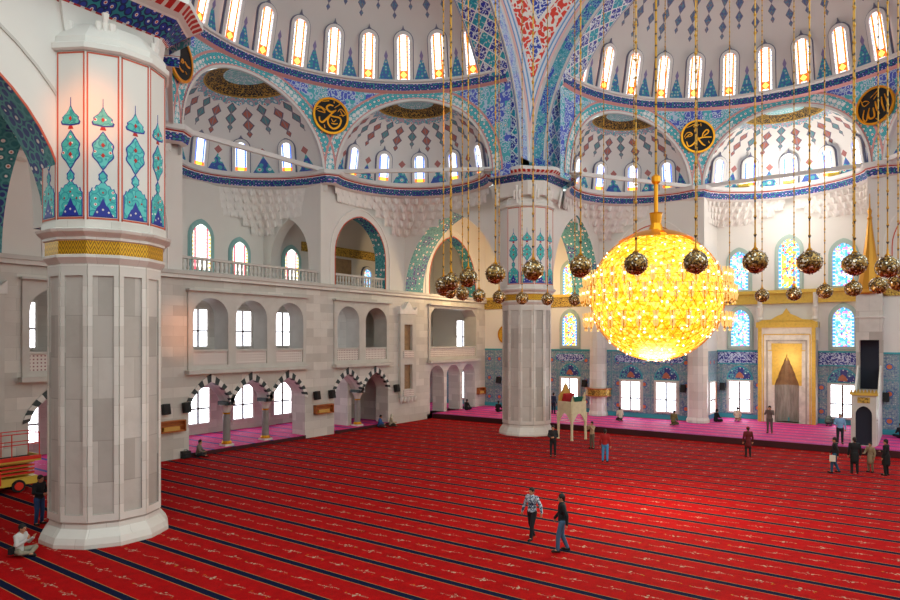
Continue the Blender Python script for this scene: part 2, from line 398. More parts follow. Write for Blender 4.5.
# ------------------------------------------------------------------ mesh builder
class MB:
    def __init__(s): s.v = []; s.f = []; s.m = []; s.uv = []; s.mats = []
    def mi(s, name):
        if name not in s.mats: s.mats.append(name)
        return s.mats.index(name)
    def face(s, pts, m, uv=None):
        i = len(s.v); s.v += [tuple(p) for p in pts]; s.f.append(tuple(range(i, i+len(pts)))); s.m.append(s.mi(m))
        if uv is None: uv = s.boxuv(pts)
        s.uv.append(uv)
    def boxuv(s, pts):
        a, b, c = Vector(pts[0]), Vector(pts[1]), Vector(pts[2]); n = (b-a).cross(c-a)
        if n.length < 1e-9 and len(pts) > 3: n = (Vector(pts[2])-a).cross(Vector(pts[3])-a)
        ax, ay, az = abs(n.x), abs(n.y), abs(n.z)
        if az >= ax and az >= ay: return [(p[0], p[1]) for p in pts]
        if ax >= ay: return [(p[1], p[2]) for p in pts]
        return [(p[0], p[2]) for p in pts]
    def idx(s, verts, faces, m, uvs=None):
        i = len(s.v); s.v += [tuple(p) for p in verts]; k = s.mi(m)
        for j, f in enumerate(faces):
            s.f.append(tuple(i+q for q in f)); s.m.append(k)
            s.uv.append(uvs[j] if uvs else s.boxuv([verts[q] for q in f]))
    def box(s, c, size, m, rot=None):
        hx, hy, hz = size[0]/2, size[1]/2, size[2]/2
        vs = [Vector((x, y, z)) for x in (-hx, hx) for y in (-hy, hy) for z in (-hz, hz)]
        if rot is not None: vs = [rot @ q for q in vs]
        vs = [q+Vector(c) for q in vs]
        s.idx(vs, [(0, 1, 3, 2), (4, 6, 7, 5), (0, 4, 5, 1), (2, 3, 7, 6), (0, 2, 6, 4), (1, 5, 7, 3)], m)
    def bb(s, x0, x1, y0, y1, z0, z1, m): s.box(((x0+x1)/2, (y0+y1)/2, (z0+z1)/2), (abs(x1-x0), abs(y1-y0), abs(z1-z0)), m)
    def tube(s, path, r, n=8, m='gold', caps=True):
        path = [Vector(p) for p in path]; rs = r if isinstance(r, (list, tuple)) else [r]*len(path)
        verts = []; up = None
        for i, p in enumerate(path):
            t = (path[min(i+1, len(path)-1)]-path[max(i-1, 0)]).normalized()
            if up is None:
                up = Vector((0, 0, 1)) if abs(t.z) < .9 else Vector((1, 0, 0))
            x = t.cross(up).normalized(); y = x.cross(t).normalized(); up = y
            for k in range(n):
                a = 2*PI*k/n; verts.append(p+x*math.cos(a)*rs[i]+y*math.sin(a)*rs[i])
        fs = [(i*n+k, i*n+(k+1) % n, (i+1)*n+(k+1) % n, (i+1)*n+k) for i in range(len(path)-1) for k in range(n)]
        if caps: fs += [tuple(range(n))[::-1], tuple((len(path)-1)*n+k for k in range(n))]
        s.idx(verts, fs, m)
    def lathe(s, prof, n, c, m, rot0=0.0, ms=None, closed=True):
        # prof: [(r,z)], ms: one material per ring segment
        cx, cy, cz = c; acc = 0; L = [0]
        for i in range(len(prof)-1): acc += math.hypot(prof[i+1][0]-prof[i][0], prof[i+1][1]-prof[i][1]); L.append(acc)
        for i in range(len(prof)-1):
            (r0, z0), (r1, z1) = prof[i], prof[i+1]; mm = ms[i] if ms else m
            for k in range(n):
                a0 = rot0+2*PI*k/n; a1 = rot0+2*PI*(k+1)/n; ru = max(r0, r1)
                p = [(cx+r0*math.cos(a0), cy+r0*math.sin(a0), cz+z0), (cx+r0*math.cos(a1), cy+r0*math.sin(a1), cz+z0),
                     (cx+r1*math.cos(a1), cy+r1*math.sin(a1), cz+z1), (cx+r1*math.cos(a0), cy+r1*math.sin(a0), cz+z1)]
                uv = [(a0*ru, L[i]), (a1*ru, L[i]), (a1*ru, L[i+1]), (a0*ru, L[i+1])]
                if r0 < 1e-6: p = p[1:]; uv = uv[1:]
                elif r1 < 1e-6: p = p[:3]; uv = uv[:3]
                s.face(p, mm, uv)
    def sphere(s, c, r, m, nu=16, nv=10, sc=(1, 1, 1)):
        verts = []; fs = []
        for j in range(nv+1):
            e = -PI/2+PI*j/nv
            for i in range(nu):
                a = 2*PI*i/nu; verts.append((c[0]+r*sc[0]*math.cos(e)*math.cos(a), c[1]+r*sc[1]*math.cos(e)*math.sin(a), c[2]+r*sc[2]*math.sin(e)))
        for j in range(nv):
            for i in range(nu): fs.append((j*nu+i, j*nu+(i+1) % nu, (j+1)*nu+(i+1) % nu, (j+1)*nu+i))
        s.idx(verts, fs, m)
    def grid(s, fn, nu, nv, m, uvf):
        P = [[fn(i/nu, j/nv) for i in range(nu+1)] for j in range(nv+1)]
        U = [[uvf(i/nu, j/nv) for i in range(nu+1)] for j in range(nv+1)]
        i0 = len(s.v); k = s.mi(m)
        for row in P: s.v += [tuple(p) for p in row]
        W = nu+1
        for j in range(nv):
            for i in range(nu):
                s.f.append((i0+j*W+i, i0+j*W+i+1, i0+(j+1)*W+i+1, i0+(j+1)*W+i)); s.m.append(k)
                s.uv.append([U[j][i], U[j][i+1], U[j+1][i+1], U[j+1][i]])
    def poly(s, pts2, P, w_, m):          # flat polygon (tessellated) at depth w_
        tri = tessellate_polygon([[Vector((p[0], p[1], 0)) for p in pts2]])
        vs = [P(p[0], p[1], w_) for p in pts2]
        s.idx(vs, [tuple(t) for t in tri], m, [[(pts2[q][0], pts2[q][1]) for q in t] for t in tri])
    def relief(s, pts2, P, w0, w1, m, ms=None):   # raised shape with its edge
        s.poly(pts2, P, w1, m); n = len(pts2)
        for i in range(n):
            a, b = pts2[i], pts2[(i+1) % n]
            s.face([P(a[0], a[1], w0), P(b[0], b[1], w0), P(b[0], b[1], w1), P(a[0], a[1], w1)], ms or m)
    def panel(s, outer, holes, P, w0, w1, m, back=None, rim=None):
        # holes: list of (pts, side material or None). w0 = visible face
        loops = [outer]+[h[0] for h in holes]
        tri = tessellate_polygon([[Vector((p[0], p[1], 0)) for p in L] for L in loops])
        flat = [p for L in loops for p in L]
        uv = [[(flat[q][0], flat[q][1]) for q in t] for t in tri]
        s.idx([P(p[0], p[1], w0) for p in flat], [tuple(t) for t in tri], m, uv)
        s.idx([P(p[0], p[1], w1) for p in flat], [tuple(t) for t in tri], back or m, uv)
        for li, L in enumerate(loops):
            sm = (rim or m) if li == 0 else (holes[li-1][1] or m)
            acc = 0; n = len(L)
            for i in range(n):
                a, b = L[i], L[(i+1) % n]; d = math.hypot(b[0]-a[0], b[1]-a[1])
                vert = abs(b[0]-a[0]) < 1e-6
                if sm == m: uvq = [(w0, a[1]), (w0, b[1]), (w1, b[1]), (w1, a[1])] if vert else [(a[0], w0), (b[0], w0), (b[0], w1), (a[0], w1)]
                else: uvq = [(acc, 0), (acc+d, 0), (acc+d, abs(w1-w0)), (acc, abs(w1-w0))]
                s.face([P(a[0], a[1], w0), P(b[0], b[1], w0), P(b[0], b[1], w1), P(a[0], a[1], w1)], sm, uvq)
                acc += d
    def build(s, name, parent=None, smooth=False, loc=None):
        me = bpy.data.meshes.new(name)
        vs = s.v
        if loc is not None: vs = [(a-loc[0], b-loc[1], c-loc[2]) for a, b, c in vs]
        me.from_pydata(vs, [], s.f)
        for q in s.mats: me.materials.append(MATS[q])
        me.polygons.foreach_set('material_index', s.m)
        ul = me.uv_layers.new(name='UVMap'); ul.data.foreach_set('uv', [x for f in s.uv for p in f for x in p])
        if smooth: me.polygons.foreach_set('use_smooth', [True]*len(s.f))
        me.update()
        o = bpy.data.objects.new(name, me); C.objects.link(o)
        if loc is not None and not parent: o.location = loc
        if parent: o.parent = parent
        return o
def weld(o, d=1e-4):
    bm = bmesh.new(); bm.from_mesh(o.data); bmesh.ops.remove_doubles(bm, verts=bm.verts, dist=d)
    bmesh.ops.recalc_face_normals(bm, faces=bm.faces); bm.to_mesh(o.data); bm.free(); return o
def struct(o, label=None):
    o['kind'] = 'structure'
    if label: o['label'] = label
    return o
def tag(o, label, cat, group=None, kind=None):
    o['label'] = label; o['category'] = cat
    if group: o['group'] = group
    if kind: o['kind'] = kind
    return o
def empty(name, loc, rz=0.0):
    o = bpy.data.objects.new(name, None); C.objects.link(o); o.location = loc; o.rotation_euler = (0, 0, rz); o.empty_display_size = .2
    return o
def copy_tree(o, loc=None, rz=None):
    def rec(src, par):
        c = src.copy(); C.objects.link(c); c.parent = par
        for ch in src.children: rec(ch, c)
        return c
    c = rec(o, None)
    if loc is not None: c.location = loc
    if rz is not None: c.rotation_euler = (0, 0, rz)
    return c
def arch_pts(u0, u1, zs, za, n=10, base=None):
    # pointed/round arch from (u0,zs) over the apex to (u1,zs); with base adds the feet
    wd = (u1-u0)/2; h = za-zs; cu = (u0+u1)/2; pts = []
    if h >= wd*.999:
        r = (wd*wd+h*h)/(2*wd); cx = r-wd; a1 = math.atan2(h, cx)   # right arc centre at -cx
        right = [(cu-cx+r*math.cos(a1*k/n), zs+r*math.sin(a1*k/n)) for k in range(n+1)]
    else:
        right = [(cu+wd*math.cos(PI/2*k/n), zs+h*math.sin(PI/2*k/n)) for k in range(n+1)]
    left = [(2*cu-p[0], p[1]) for p in right]
    pts = left+right[-2::-1]
    if base is not None: pts = [(u0, base)]+pts+[(u1, base)]
    return pts
LEFT = lambda u, v, w_: (-22.1-w_, u, v)          # u = Y, v = Z, w = outward distance from the pillar line
FRONT = lambda u, v, w_: (u, 40.0+w_, v)          # u = X
# ------------------------------------------------------------------ floor
m = MB(); m.face([(-33, -4, 0), (14, -4, 0), (14, 43, 0), (-33, 43, 0)], 'carpet'); o = struct(m.build('floor')); o['label'] = 'red carpet floor with navy stripes'
m = MB(); m.bb(-38.5, 14, 43.0, 56, -.3, .4, 'carpet_pink_glare'); m.face([(-32.45, 42.995, 0), (14, 42.995, 0), (14, 42.995, .39), (-32.45, 42.995, .39)], 'step_edge'); m.bb(-38.5, -32.5, 42.3, 43, -.3, .4, 'carpet_pink_glare'); struct(m.build('floor'))
m = MB()
for y0, y1 in ((12.9, 18.3), (20.9, 29.3), (31.87, 37.5), (1, 8)): m.bb(-38.5, -32.45, y0, y1, -.2, .22, 'carpet_pink_glare'); m.face([(-32.445, y0, 0), (-32.445, y1, 0), (-32.445, y1, .21), (-32.445, y0, .21)], 'step_edge')
m.bb(-38.5, -33.6, -2, 43, -.3, .2, 'carpet_pink_glare'); struct(m.build('floor'))

# ------------------------------------------------------------------ left wall, lower storey
TH = 1.2
def aarch(u0, u1, zs, za, n):
    c, hw = (u0+u1)/2, (u1-u0)/2
    return [(x, .55*z+.45*(zs+(za-zs)*max(0, 1-abs(x-c)/hw)**.9)) for x, z in arch_pts(u0, u1, zs, za, n)]
def arcade_hole(cs, hw, zs, za, z0):
    pts = [(cs[0]-hw, z0)]
    for c in cs: pts += aarch(c-hw, c+hw, zs, za, 8)
    pts.append((cs[-1]+hw, z0)); return pts
groups = [([14.35, 17.15], -1), ([22.3, 25.1, 27.9], 0), ([33.25, 36.1], 1)]
holes = []; gal = []
for cs, _ in groups:
    holes.append((arcade_hole(cs, 1.36 if len(cs) == 3 else 1.36, 2.75, 4.05, 0.0), 'marble_wall'))
gw = [(13.0, 15.3), (15.9, 18.2), (21.13, 23.37), (23.91, 26.14), (26.83, 29.02), (32.1, 34.25), (34.9, 37.2)]
for a, b in gw: holes.append((arch_pts(a, b, 7.7, 8.75, 8, base=4.95), 'frame_marble'))
doors = [(42.65, 44.6), (45.0, 46.95), (47.35, 49.3)]
for a, b in doors: holes.append((arch_pts(a, b, 3.4, 4.3, 6, base=.4), 'marble_wall'))
holes.append(([(42.6, 5.0), (42.6, 8.5), (43.2, 9.05), (48.7, 9.05), (49.3, 8.5), (49.3, 5.0)], 'frame_marble'))
# mirrored group of openings near the camera side
holes.append(([(1.0, 5.0), (1.0, 8.5), (1.6, 9.05), (7.7, 9.05), (8.3, 8.5), (8.3, 5.0)], 'frame_marble'))
outer = [(-2, 0), (13.0-.01, 0)]
# holes that touch the ground: merge them into the outline
outl = [(-2, -.02)]
flo = sorted([h for h in holes if min(p[1] for p in h[0]) < .01], key=lambda h: h[0][0][0])
for h in flo: outl += [(p[0], max(p[1], -.02) if p[1] > .01 else -.02) for p in h[0]]
outl += [(51.0, -.02), (51.0, 10.1), (-2, 10.1)]
m = MB(); m.panel(outl, [h for h in holes if h not in flo], LEFT, 10.4, 10.4+TH, 'marble_wall')
wl = struct(m.build('wall_left'))
# black and white voussoirs
for cs, _ in groups:
    for c in cs:
        m = MB(); pts = aarch(c-1.3, c+1.3, 2.75, 4.05, 9); out = aarch(c-1.6, c+1.6, 2.65, 4.5, 9)
        n = len(pts)-1
        for i in range(n):
            q = [pts[i], pts[i+1], out[i+1], out[i]]; mm = 'black_stone' if i % 2 == 0 else 'white_stone'
            if i in (8, 9): mm = 'black_stone' if i == 8 else 'white_stone'
            m.relief(q, LEFT, 10.42, 10.33, mm)
            m.face([LEFT(pts[i][0], pts[i][1], 10.33), LEFT(pts[i+1][0], pts[i+1][1], 10.33), LEFT(pts[i+1][0], pts[i+1][1], 10.6), LEFT(pts[i][0], pts[i][1], 10.6)], mm)
        struct(m.build('trim_arch_voussoirs'))
# marble columns of the arcade
def arcade_column(y, label):
    t = empty('marble_column', (-33.0, y, .22))
    tag(t, label, 'column', 'small columns of the left arcade')
    m = MB(); m.box((0, 0, .06), (.6, .6, .12), 'marble'); m.lathe([(.3, .12), (.3, .2), (.24, .3)], 12, (0, 0, 0), 'gold'); m.build('base', t)
    m = MB(); m.lathe([(.22, .3), (.2, 1.85)], 14, (0, 0, 0), 'column_grey'); m.build('shaft', t, smooth=True)
    m = MB(); m.lathe([(.2, 1.85), (.22, 1.95)], 12, (0, 0, 0), 'gold'); m.lathe([(.2, 1.95), (.3, 2.2), (.42, 2.38), (.42, 2.42)], 8, (0, 0, 0), 'marble', PI/8)
    m.box((0, 0, 2.5), (.85, .62, .22), 'black_stone'); m.build('capital', t)
arcade_column(15.75, 'grey arcade column nearest the camera, behind the big left pillar')
arcade_column(23.7, 'grey column left of centre under the three striped arches')
arcade_column(26.5, 'grey column right of centre under the three striped arches')
arcade_column(34.7, 'single grey column between the two far striped arches')
# raised frames around the gallery openings
def frame_panel(y0, y1, z0, z1, hl, name='trim_gallery_frame'):
    m = MB(); m.panel([(y0, z0), (y1, z0), (y1, z1), (y0, z1)], [(h, 'frame_marble') for h in hl], LEFT, 10.28, 10.42, 'frame_marble')
    m.bb(-32.5, -32.05, y0-.15, y1+.15, z0-.22, z0, 'frame_marble'); m.bb(-32.5, -32.12, y0-.1, y1+.1, z1, z1+.1, 'frame_marble')
    struct(m.build(name))
for rng in ((0, 2), (2, 5), (5, 7)):
    g = gw[rng[0]:rng[1]]
    frame_panel(g[0][0]-.3, g[-1][1]+.25, 4.75, 9.1, [arch_pts(a, b, 7.7, 8.75, 8, base=4.96) for a, b in g])
    for a, b in g:
        m = MB(); m.bb(-32.62, -32.5, a, b, 4.95, 5.75, 'lattice_panel'); m.bb(-32.7, -32.42, a, b, 5.75, 5.86, 'frame_marble'); m.bb(-32.7, -32.42, a, b, 4.9, 5.0, 'frame_marble')
        o = m.build('gallery_parapet'); i = gw.index((a, b))
        tag(o, ['lattice parapet in the first gallery window left of the big pillar', 'lattice parapet in the gallery window hidden by the big left pillar', 'pierced stone parapet under the left arch of the triple gallery window', 'pierced stone parapet under the middle arch of the triple gallery window', 'pierced stone parapet under the right arch of the triple gallery window', 'pierced stone parapet under the left arch of the double gallery window', 'pierced stone parapet under the right arch of the double gallery window'][i], 'parapet', 'gallery parapets of the left wall')
for y0, y1, side in ((42.6, 49.3, 'far'), (1.0, 8.3, 'near')):
    frame_panel(y0-.2, y1+.2, 4.75, 9.25, [[(y0, 5.0), (y0, 8.5), (y0+.6, 9.05), (y1-.6, 9.05), (y1, 8.5), (y1, 5.0)]])
    m = MB(); m.bb(-32.62, -32.5, y0, y1, 4.95, 5.7, 'lattice_panel'); m.bb(-32.7, -32.42, y0, y1, 5.7, 5.85, 'frame_marble')
    tag(m.build('gallery_parapet'), 'long stone parapet of the wide %s gallery opening' % side, 'parapet', 'gallery parapets of the left wall')
# carved tower niche
for yc in (39.6, 11.0):
    m = MB(); hl = [[(yc-.5, 5.6), (yc+.5, 5.6), (yc+.5, 7.6), (yc-.5, 7.6)], [(yc-.5, 2.6), (yc+.5, 2.6), (yc+.5, 4.5), (yc-.5, 4.5)]]
    m.panel([(yc-.95, 2.0), (yc+.95, 2.0), (yc+.95, 8.4), (yc-.95, 8.4)], [(h, 'frame_marble') for h in hl], LEFT, 10.15, 10.45, 'frame_marble')
    for h in hl:
        m.face([LEFT(p[0], p[1], 10.39) for p in h], 'niche_brown')
        m.bb(-32.3, -32.18, yc-.6, yc+.6, h[0][1]-.55, h[0][1]-.05, 'lattice_panel')
    top = [(yc-1.05, 8.4), (yc-1.05, 9.0), (yc-.75, 8.7), (yc-.45, 8.85), (yc-.2, 9.2), (yc, 9.35), (yc+.2, 9.2), (yc+.45, 8.85), (yc+.75, 8.7), (yc+1.05, 9.0), (yc+1.05, 8.4)]
    m.relief(top, LEFT, 10.42, 10.1, 'carved')
    for k in range(5):
        y = yc-.8+.4*k; m.lathe([(0, -.5), (.12, -.3), (.16, 0)], 8, (-32.3, y, 2.0), 'carved')
    struct(m.build('wall_left_niche'))
# rooms behind: slabs, outer wall, cross walls
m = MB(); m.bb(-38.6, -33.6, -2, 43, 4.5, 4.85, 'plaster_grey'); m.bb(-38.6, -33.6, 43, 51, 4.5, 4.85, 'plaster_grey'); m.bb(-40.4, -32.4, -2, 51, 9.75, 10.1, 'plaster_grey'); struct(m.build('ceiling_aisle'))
m = MB(); m.bb(-39.2, -38.5, -2, 51, 0, 9.75, 'marble_wall'); struct(m.build('wall_left_outer'))
m = MB()
for y in (12.2, 34.5, 38.4): m.bb(-38.5, -33.6, y-.2, y+.2, 0, 9.75, 'marble_wall')
m.bb(-38.5, -33.6, 41.9, 42.4, 0, 9.75, 'marble_wall')
m.bb(-37.0, -36.6, 34.6, 38.2, 0, 9.75, 'marble_grey')
struct(m.build('wall_left_cross'))
m = MB()
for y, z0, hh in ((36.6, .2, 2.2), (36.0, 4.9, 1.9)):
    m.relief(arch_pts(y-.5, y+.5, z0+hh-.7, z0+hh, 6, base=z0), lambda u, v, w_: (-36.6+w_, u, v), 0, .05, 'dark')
m.relief(arch_pts(34.9, 35.5, 6.9, 7.4, 6, base=4.9), lambda u, v, w_: (-36.6+w_, u, v), 0, .04, 'frame_marble'); struct(m.build('door_1'))
# ------------------------------------------------------------------ windows
WN = [0]
def frameP(O, U, V, Wn):
    O, U, V, Wn = Vector(O), Vector(U), Vector(V), Vector(Wn)
    return lambda u, v, w_: O+U*u+V*v+Wn*w_
def window(P, wd, ht, glass, style='rect', sur='window_frame', bars=(1, 1), point=None):
    """P(u, v, w): u centred, v up from the sill, w towards the room"""
    WN[0] += 1; hw = wd/2
    def outline(g, top=None):
        if style == 'rect': return [(-hw-g, -g), (hw+g, -g), (hw+g, ht+g), (-hw-g, ht+g)]
        rise = (hw+g)*(1.0 if style == 'round' else 1.25)
        return arch_pts(-hw-g, hw+g, ht-hw*(1.0 if style == 'round' else 1.25), ht-hw*(1.0 if style == 'round' else 1.25)+rise, 7, base=-g)
    m = MB(); g = .13 if style == 'rect' else .22
    if style == 'dome': g = .3
    m.panel(outline(g), [(outline(0), sur)], P, .16, -.05, sur, rim=sur)
    if style != 'rect':
        m.panel(outline(g+.06), [(outline(g), 'surround_line')], P, .1, -.05, 'surround_line' if sur != 'surround_green' and sur != 'surround_turq' else sur)
        if style == 'round' and sur == 'surround_white':
            zt = ht+g+.05; m.relief([(-.16, zt), (.16, zt), (.06, zt+.1), (0, zt+.32), (-.06, zt+.1)], P, .0, .08, 'surround_line')
    fr = struct(m.build('window_%d' % WN[0]))
    m = MB(); ol = outline(0); k = ht/2.8
    tri = tessellate_polygon([[Vector((p[0], p[1], 0)) for p in ol]])
    m.idx([P(p[0], p[1], .06) for p in ol], [tuple(t) for t in tri], glass, [[(ol[q][0]/wd, ol[q][1]/k) for q in t] for t in tri])
    m.build('pane', fr)
    if style == 'rect':
        m = MB(); nx, nz = bars
        for i in range(1, nx+1):
            x = -hw+wd*i/(nx+1); m.relief([(x-.06, 0), (x+.06, 0), (x+.06, ht), (x-.06, ht)], P, .06, .12, 'window_bar')
        for i in range(1, nz+1):
            z = ht*i/(nz+1)-(.2 if nz == 1 else 0); m.relief([(-hw, z-.05), (hw, z-.05), (hw, z+.05), (-hw, z+.05)], P, .06, .12, 'window_bar')
        m.build('window_bars', fr)
    return fr
WLO = lambda y, z, d=0: frameP((-38.5+d, y, z), (0, 1, 0), (0, 0, 1), (1, 0, 0))
for y in (15.0, 25.4, 28.9, 32.4, 22.0):
    window(WLO(y, .95), 1.6, 2.3, 'glass_clear', bars=(1, 1))
    if True: window(WLO(y, 6.0), 1.3, 2.4, 'glass_clear', bars=(1, 1))
for y in (44.3, 47.8): window(WLO(y, 1.0), 1.4, 2.4, 'glass_clear')
END = lambda x, z: frameP((x, 50.98, z), (1, 0, 0), (0, 0, 1), (0, -1, 0))
window(END(-34.9, 5.6), 1.3, 2.6, 'glass_clear'); window(END(-34.6, 1.0), 1.0, 2.4, 'glass_clear')
# ------------------------------------------------------------------ qibla wall
TW = 'tiles'
def qwall(x0, x1, y, name):
    m = MB()
    m.face([(x0, y, .4), (x1, y, .4), (x1, y, 5.56), (x0, y, 5.56)], TW, [(x0, .4), (x1, .4), (x1, 5.56), (x0, 5.56)])
    m.face([(x0, y, 5.56), (x1, y, 5.56), (x1, y, 17.2), (x0, y, 17.2)], 'plaster')
    m.bb(x0, x1, y-.06, y, .4, .7, 'tile_edge'); m.bb(x0, x1, y-.05, y, 5.5, 5.62, 'tile_edge')
    m.bb(x0, x1, y+.002, y+.8, -.3, 17.2, 'plaster')
    return m
m = qwall(-39.5, -21.3, 51.0, ''); struct(m.build('wall_front_left'))
m = qwall(-21.6, -12.9, 50.0, ''); struct(m.build('wall_front_centre'))
m = qwall(-12.9, -2.7, 54.0, '')
for x, sgn in ((-12.9, 1), (-2.7, -1)):
    m.face([(x, 50, .4), (x, 54, .4), (x, 54, 5.56), (x, 50, 5.56)], TW, [(50, .4), (54, .4), (54, 5.56), (50, 5.56)])
    m.face([(x, 50, 5.56), (x, 54, 5.56), (x, 54, 17.2), (x, 50, 17.2)], 'plaster')
struct(m.build('wall_front_mihrab'))
m = qwall(-2.7, 13, 50.0, ''); struct(m.build('wall_front_right'))
QW = lambda x, z, y=50.0: frameP((x, y, z), (1, 0, 0), (0, 0, 1), (0, -1, 0))
def tymp(x, y, z=3.35, hw=.95):
    m = MB(); P = QW(x, 0, y)
    m.relief(arch_pts(-hw, hw, z, z+1.1, 8), P, 0, .06, 'tile_edge')
    m.relief(arch_pts(-hw+.1, hw-.1, z+.06, z+.98, 8), P, .06, .08, 'tile_dark')
    m.panel([(-hw, .85), (hw, .85), (hw, 3.35), (-hw, 3.35)], [([(-.78, .95), (.78, .95), (.78, 3.2), (-.78, 3.2)], 'window_frame')], P, .07, -.02, 'frame_marble')
    m.relief([(-.32, z+.15), (.32, z+.15), (.2, z+.45), (0, z+.62), (-.2, z+.45)], P, .08, .1, 'tile_orange')
    struct(m.build('trim_window_arch'))
def cartouche(x, y, w_=1.3):
    m = MB(); P = QW(x, 4.95, y); pts = []
    for k in range(20):
        a = 2*PI*k/20; cx = math.cos(a); cz = math.sin(a)
        pts.append((math.copysign(w_-.35, cx)+.35*cx if abs(cx) > .01 else 0, .3*cz))
    m.relief([(p[0]*1.06, p[1]*1.15) for p in pts], P, 0, .03, 'tile_edge'); m.relief(pts, P, .03, .05, 'blue_script')
    struct(m.build('trim_cartouche'))
for x, y in ((-24.0, 51.0), (-29.3, 51.0), (-18.35, 50.0), (-15.6, 50.0), (.8, 50.0), (4.2, 50.0)):
    tymp(x, y); cartouche(x, y); window(QW(x, 1.0, y), 1.45, 2.15, 'glass_day', bars=(1, 1))
for x in (-11.25, -4.45):
    tymp(x, 54.0); window(QW(x, .95, 54.0), 1.4, 2.25, 'glass_day', bars=(1, 1))
window(frameP((-12.9, 52.0, .95), (0, -1, 0), (0, 0, 1), (1, 0, 0)), 1.4, 2.2, 'glass_clear')
m = MB(); m.bb(-12.9, -12.78, 52.9, 53.3, 1.0, 3.2, 'wood'); struct(m.build('trim_shutter'))
m = MB()
for x0, x1 in ((-12.85, -9.9), (-5.9, -2.75)):
    m.face([(x0, 53.95, 4.62), (x1, 53.95, 4.62), (x1, 53.95, 5.5), (x0, 53.95, 5.5)], 'blue_script')
    m.bb(x0, x1, 53.9, 53.97, 5.5, 5.58, 'tile_edge'); m.bb(x0, x1, 53.9, 53.97, 4.54, 4.62, 'tile_edge')
struct(m.build('trim_blue_script_band'))
# stained glass in the qibla wall, upper lights
for x, y, g in ((-24.0, 51.0, 'glass_stained_warm'), (-29.3, 51.0, 'glass_stained_warm'), (-11.2, 54.0, 'glass_stained'), (-4.4, 54.0, 'glass_stained'), (.8, 50, 'glass_stained'), (-17, 50, 'glass_stained')):
    window(QW(x, 5.95, y), 1.3, 2.75, g, 'pointed', 'surround_green')
for x, y, g, h_, w_ in ((-24.0, 51.0, 'glass_stained_warm', 2.6, 1.2), (-11.3, 54, 'glass_stained', 2.9, 1.3), (-7.85, 54, 'glass_stained_warm', 3.6, 1.35), (-4.4, 54, 'glass_stained', 3.0, 1.3)):
    window(QW(x, 10.25, y), w_, h_, g, 'pointed', 'surround_green')
# ledge and gilded inscription friezes of the qibla wall
m = MB()
m.bb(-32.5, -21.3, 50.75, 51, 10.0, 10.25, 'mihrab_gold'); m.bb(-21.3, -12.9, 49.75, 50, 10.0, 10.25, 'mihrab_gold'); m.bb(-12.9, -2.7, 53.7, 54, 9.85, 10.1, 'mihrab_gold'); m.bb(-12.9, -2.7, 53.8, 54, 9.1, 9.25, 'mihrab_gold')
m.bb(-2.7, 13, 49.75, 50, 10.0, 10.25, 'mihrab_gold')
for x0, x1, y in ((-32.5, -21.3, 50.9), (-21.3, -12.9, 49.9), (-2.7, 13, 49.9)): m.face([(x0, y, 9.2), (x1, y, 9.2), (x1, y, 10.0), (x0, y, 10.0)], 'gold_script')
m.face([(-12.9, 53.9, 9.25), (-2.7, 53.9, 9.25), (-2.7, 53.9, 9.85), (-12.9, 53.9, 9.85)], 'mihrab_gold')
struct(m.build('trim_gilded_frieze'))
# engaged columns of the qibla wall
def qcol(x, y, r, label):
    t = empty('wall_column', (x, y, .4)); tag(t, label, 'column', 'pale round columns against the tiled front wall')
    m = MB(); m.lathe([(r*1.12, 0), (r*1.12, .18), (r, .4)], 12, (0, 0, 0), 'marble', PI/12); m.build('base', t)
    m = MB(); m.lathe([(r, .4), (r*.97, 8.9)], 12, (0, 0, 0), 'marble', PI/12); m.build('shaft', t)
    m = MB(); m.lathe([(r, 8.9), (r*1.2, 9.1), (r*1.2, 9.6), (0, 9.6)], 12, (0, 0, 0), 'frame_marble', PI/12); m.build('capital', t); return t
qcol(-20.9, 49.6, .68, 'pale front wall column with a brown shelf around it, nearer the centre pillar')
qcol(-13.2, 49.6, .72, 'pale front wall column without a shelf, under the right edge of the chandelier')
# shelf round the first column
t = empty('book_shelf', (-20.9, 49.6, 1.95)); tag(t, 'carved brown shelf wrapped round the pale column on the platform', 'shelf')
m = MB(); m.lathe([(.7, 0), (1.05, 0), (1.05, .08), (.7, .08)], 12, (0, 0, 0), 'wood'); m.build('lower_board', t)
m = MB(); m.lathe([(.7, .55), (1.1, .55), (1.1, .63), (.7, .63)], 12, (0, 0, 0), 'wood'); m.build('upper_board', t)
m = MB(); m.lathe([(1.0, .08), (1.0, .55)], 12, (0, 0, 0), 'gold_script'); m.build('front_panel', t)
# ------------------------------------------------------------------ mihrab
t = empty('mihrab', (-7.87, 54.0, .4)); tag(t, 'tall pale marble prayer niche with golden crest between two tiled window bays', 'prayer niche')
P = frameP((0, 0, 0), (1, 0, 0), (0, 0, 1), (0, -1, 0))
m = MB(); m.panel([(-1.9, 0), (1.9, 0), (1.9, 6.9), (-1.9, 6.9)], [([(-1.25, 0.01), (1.25, 0.01), (1.25, 5.9), (-1.25, 5.9)], 'mihrab_marble')], P, 1.15, 0, 'mihrab_marble')
for x in (-1.75, 1.75): m.bb(x-.12, x+.12, -1.27, -1.13, 0, 6.9, 'mihrab_gold')
m.build('outer_frame', t)
m = MB(); m.panel([(-1.25, 0), (1.25, 0), (1.25, 5.9), (-1.25, 5.9)], [([(-.98, 0.01), (.98, 0.01), (.98, 5.2), (-.98, 5.2)], 'mihrab_marble')], P, 1.0, 0, 'mihrab_marble'); m.bb(-1.22, 1.22, -1.04, -1.0, 5.2, 5.26, 'mihrab_gold'); m.bb(-1.0, 1.0, -1.04, -1.0, 5.25, 5.75, 'mihrab_gold')
for x in (-1.28, 1.28): m.bb(x-.05, x+.05, -1.18, -1.0, 0, 5.95, 'niche_marble')
m.bb(-1.33, 1.33, -1.18, -1.0, 5.9, 6.0, 'niche_marble')
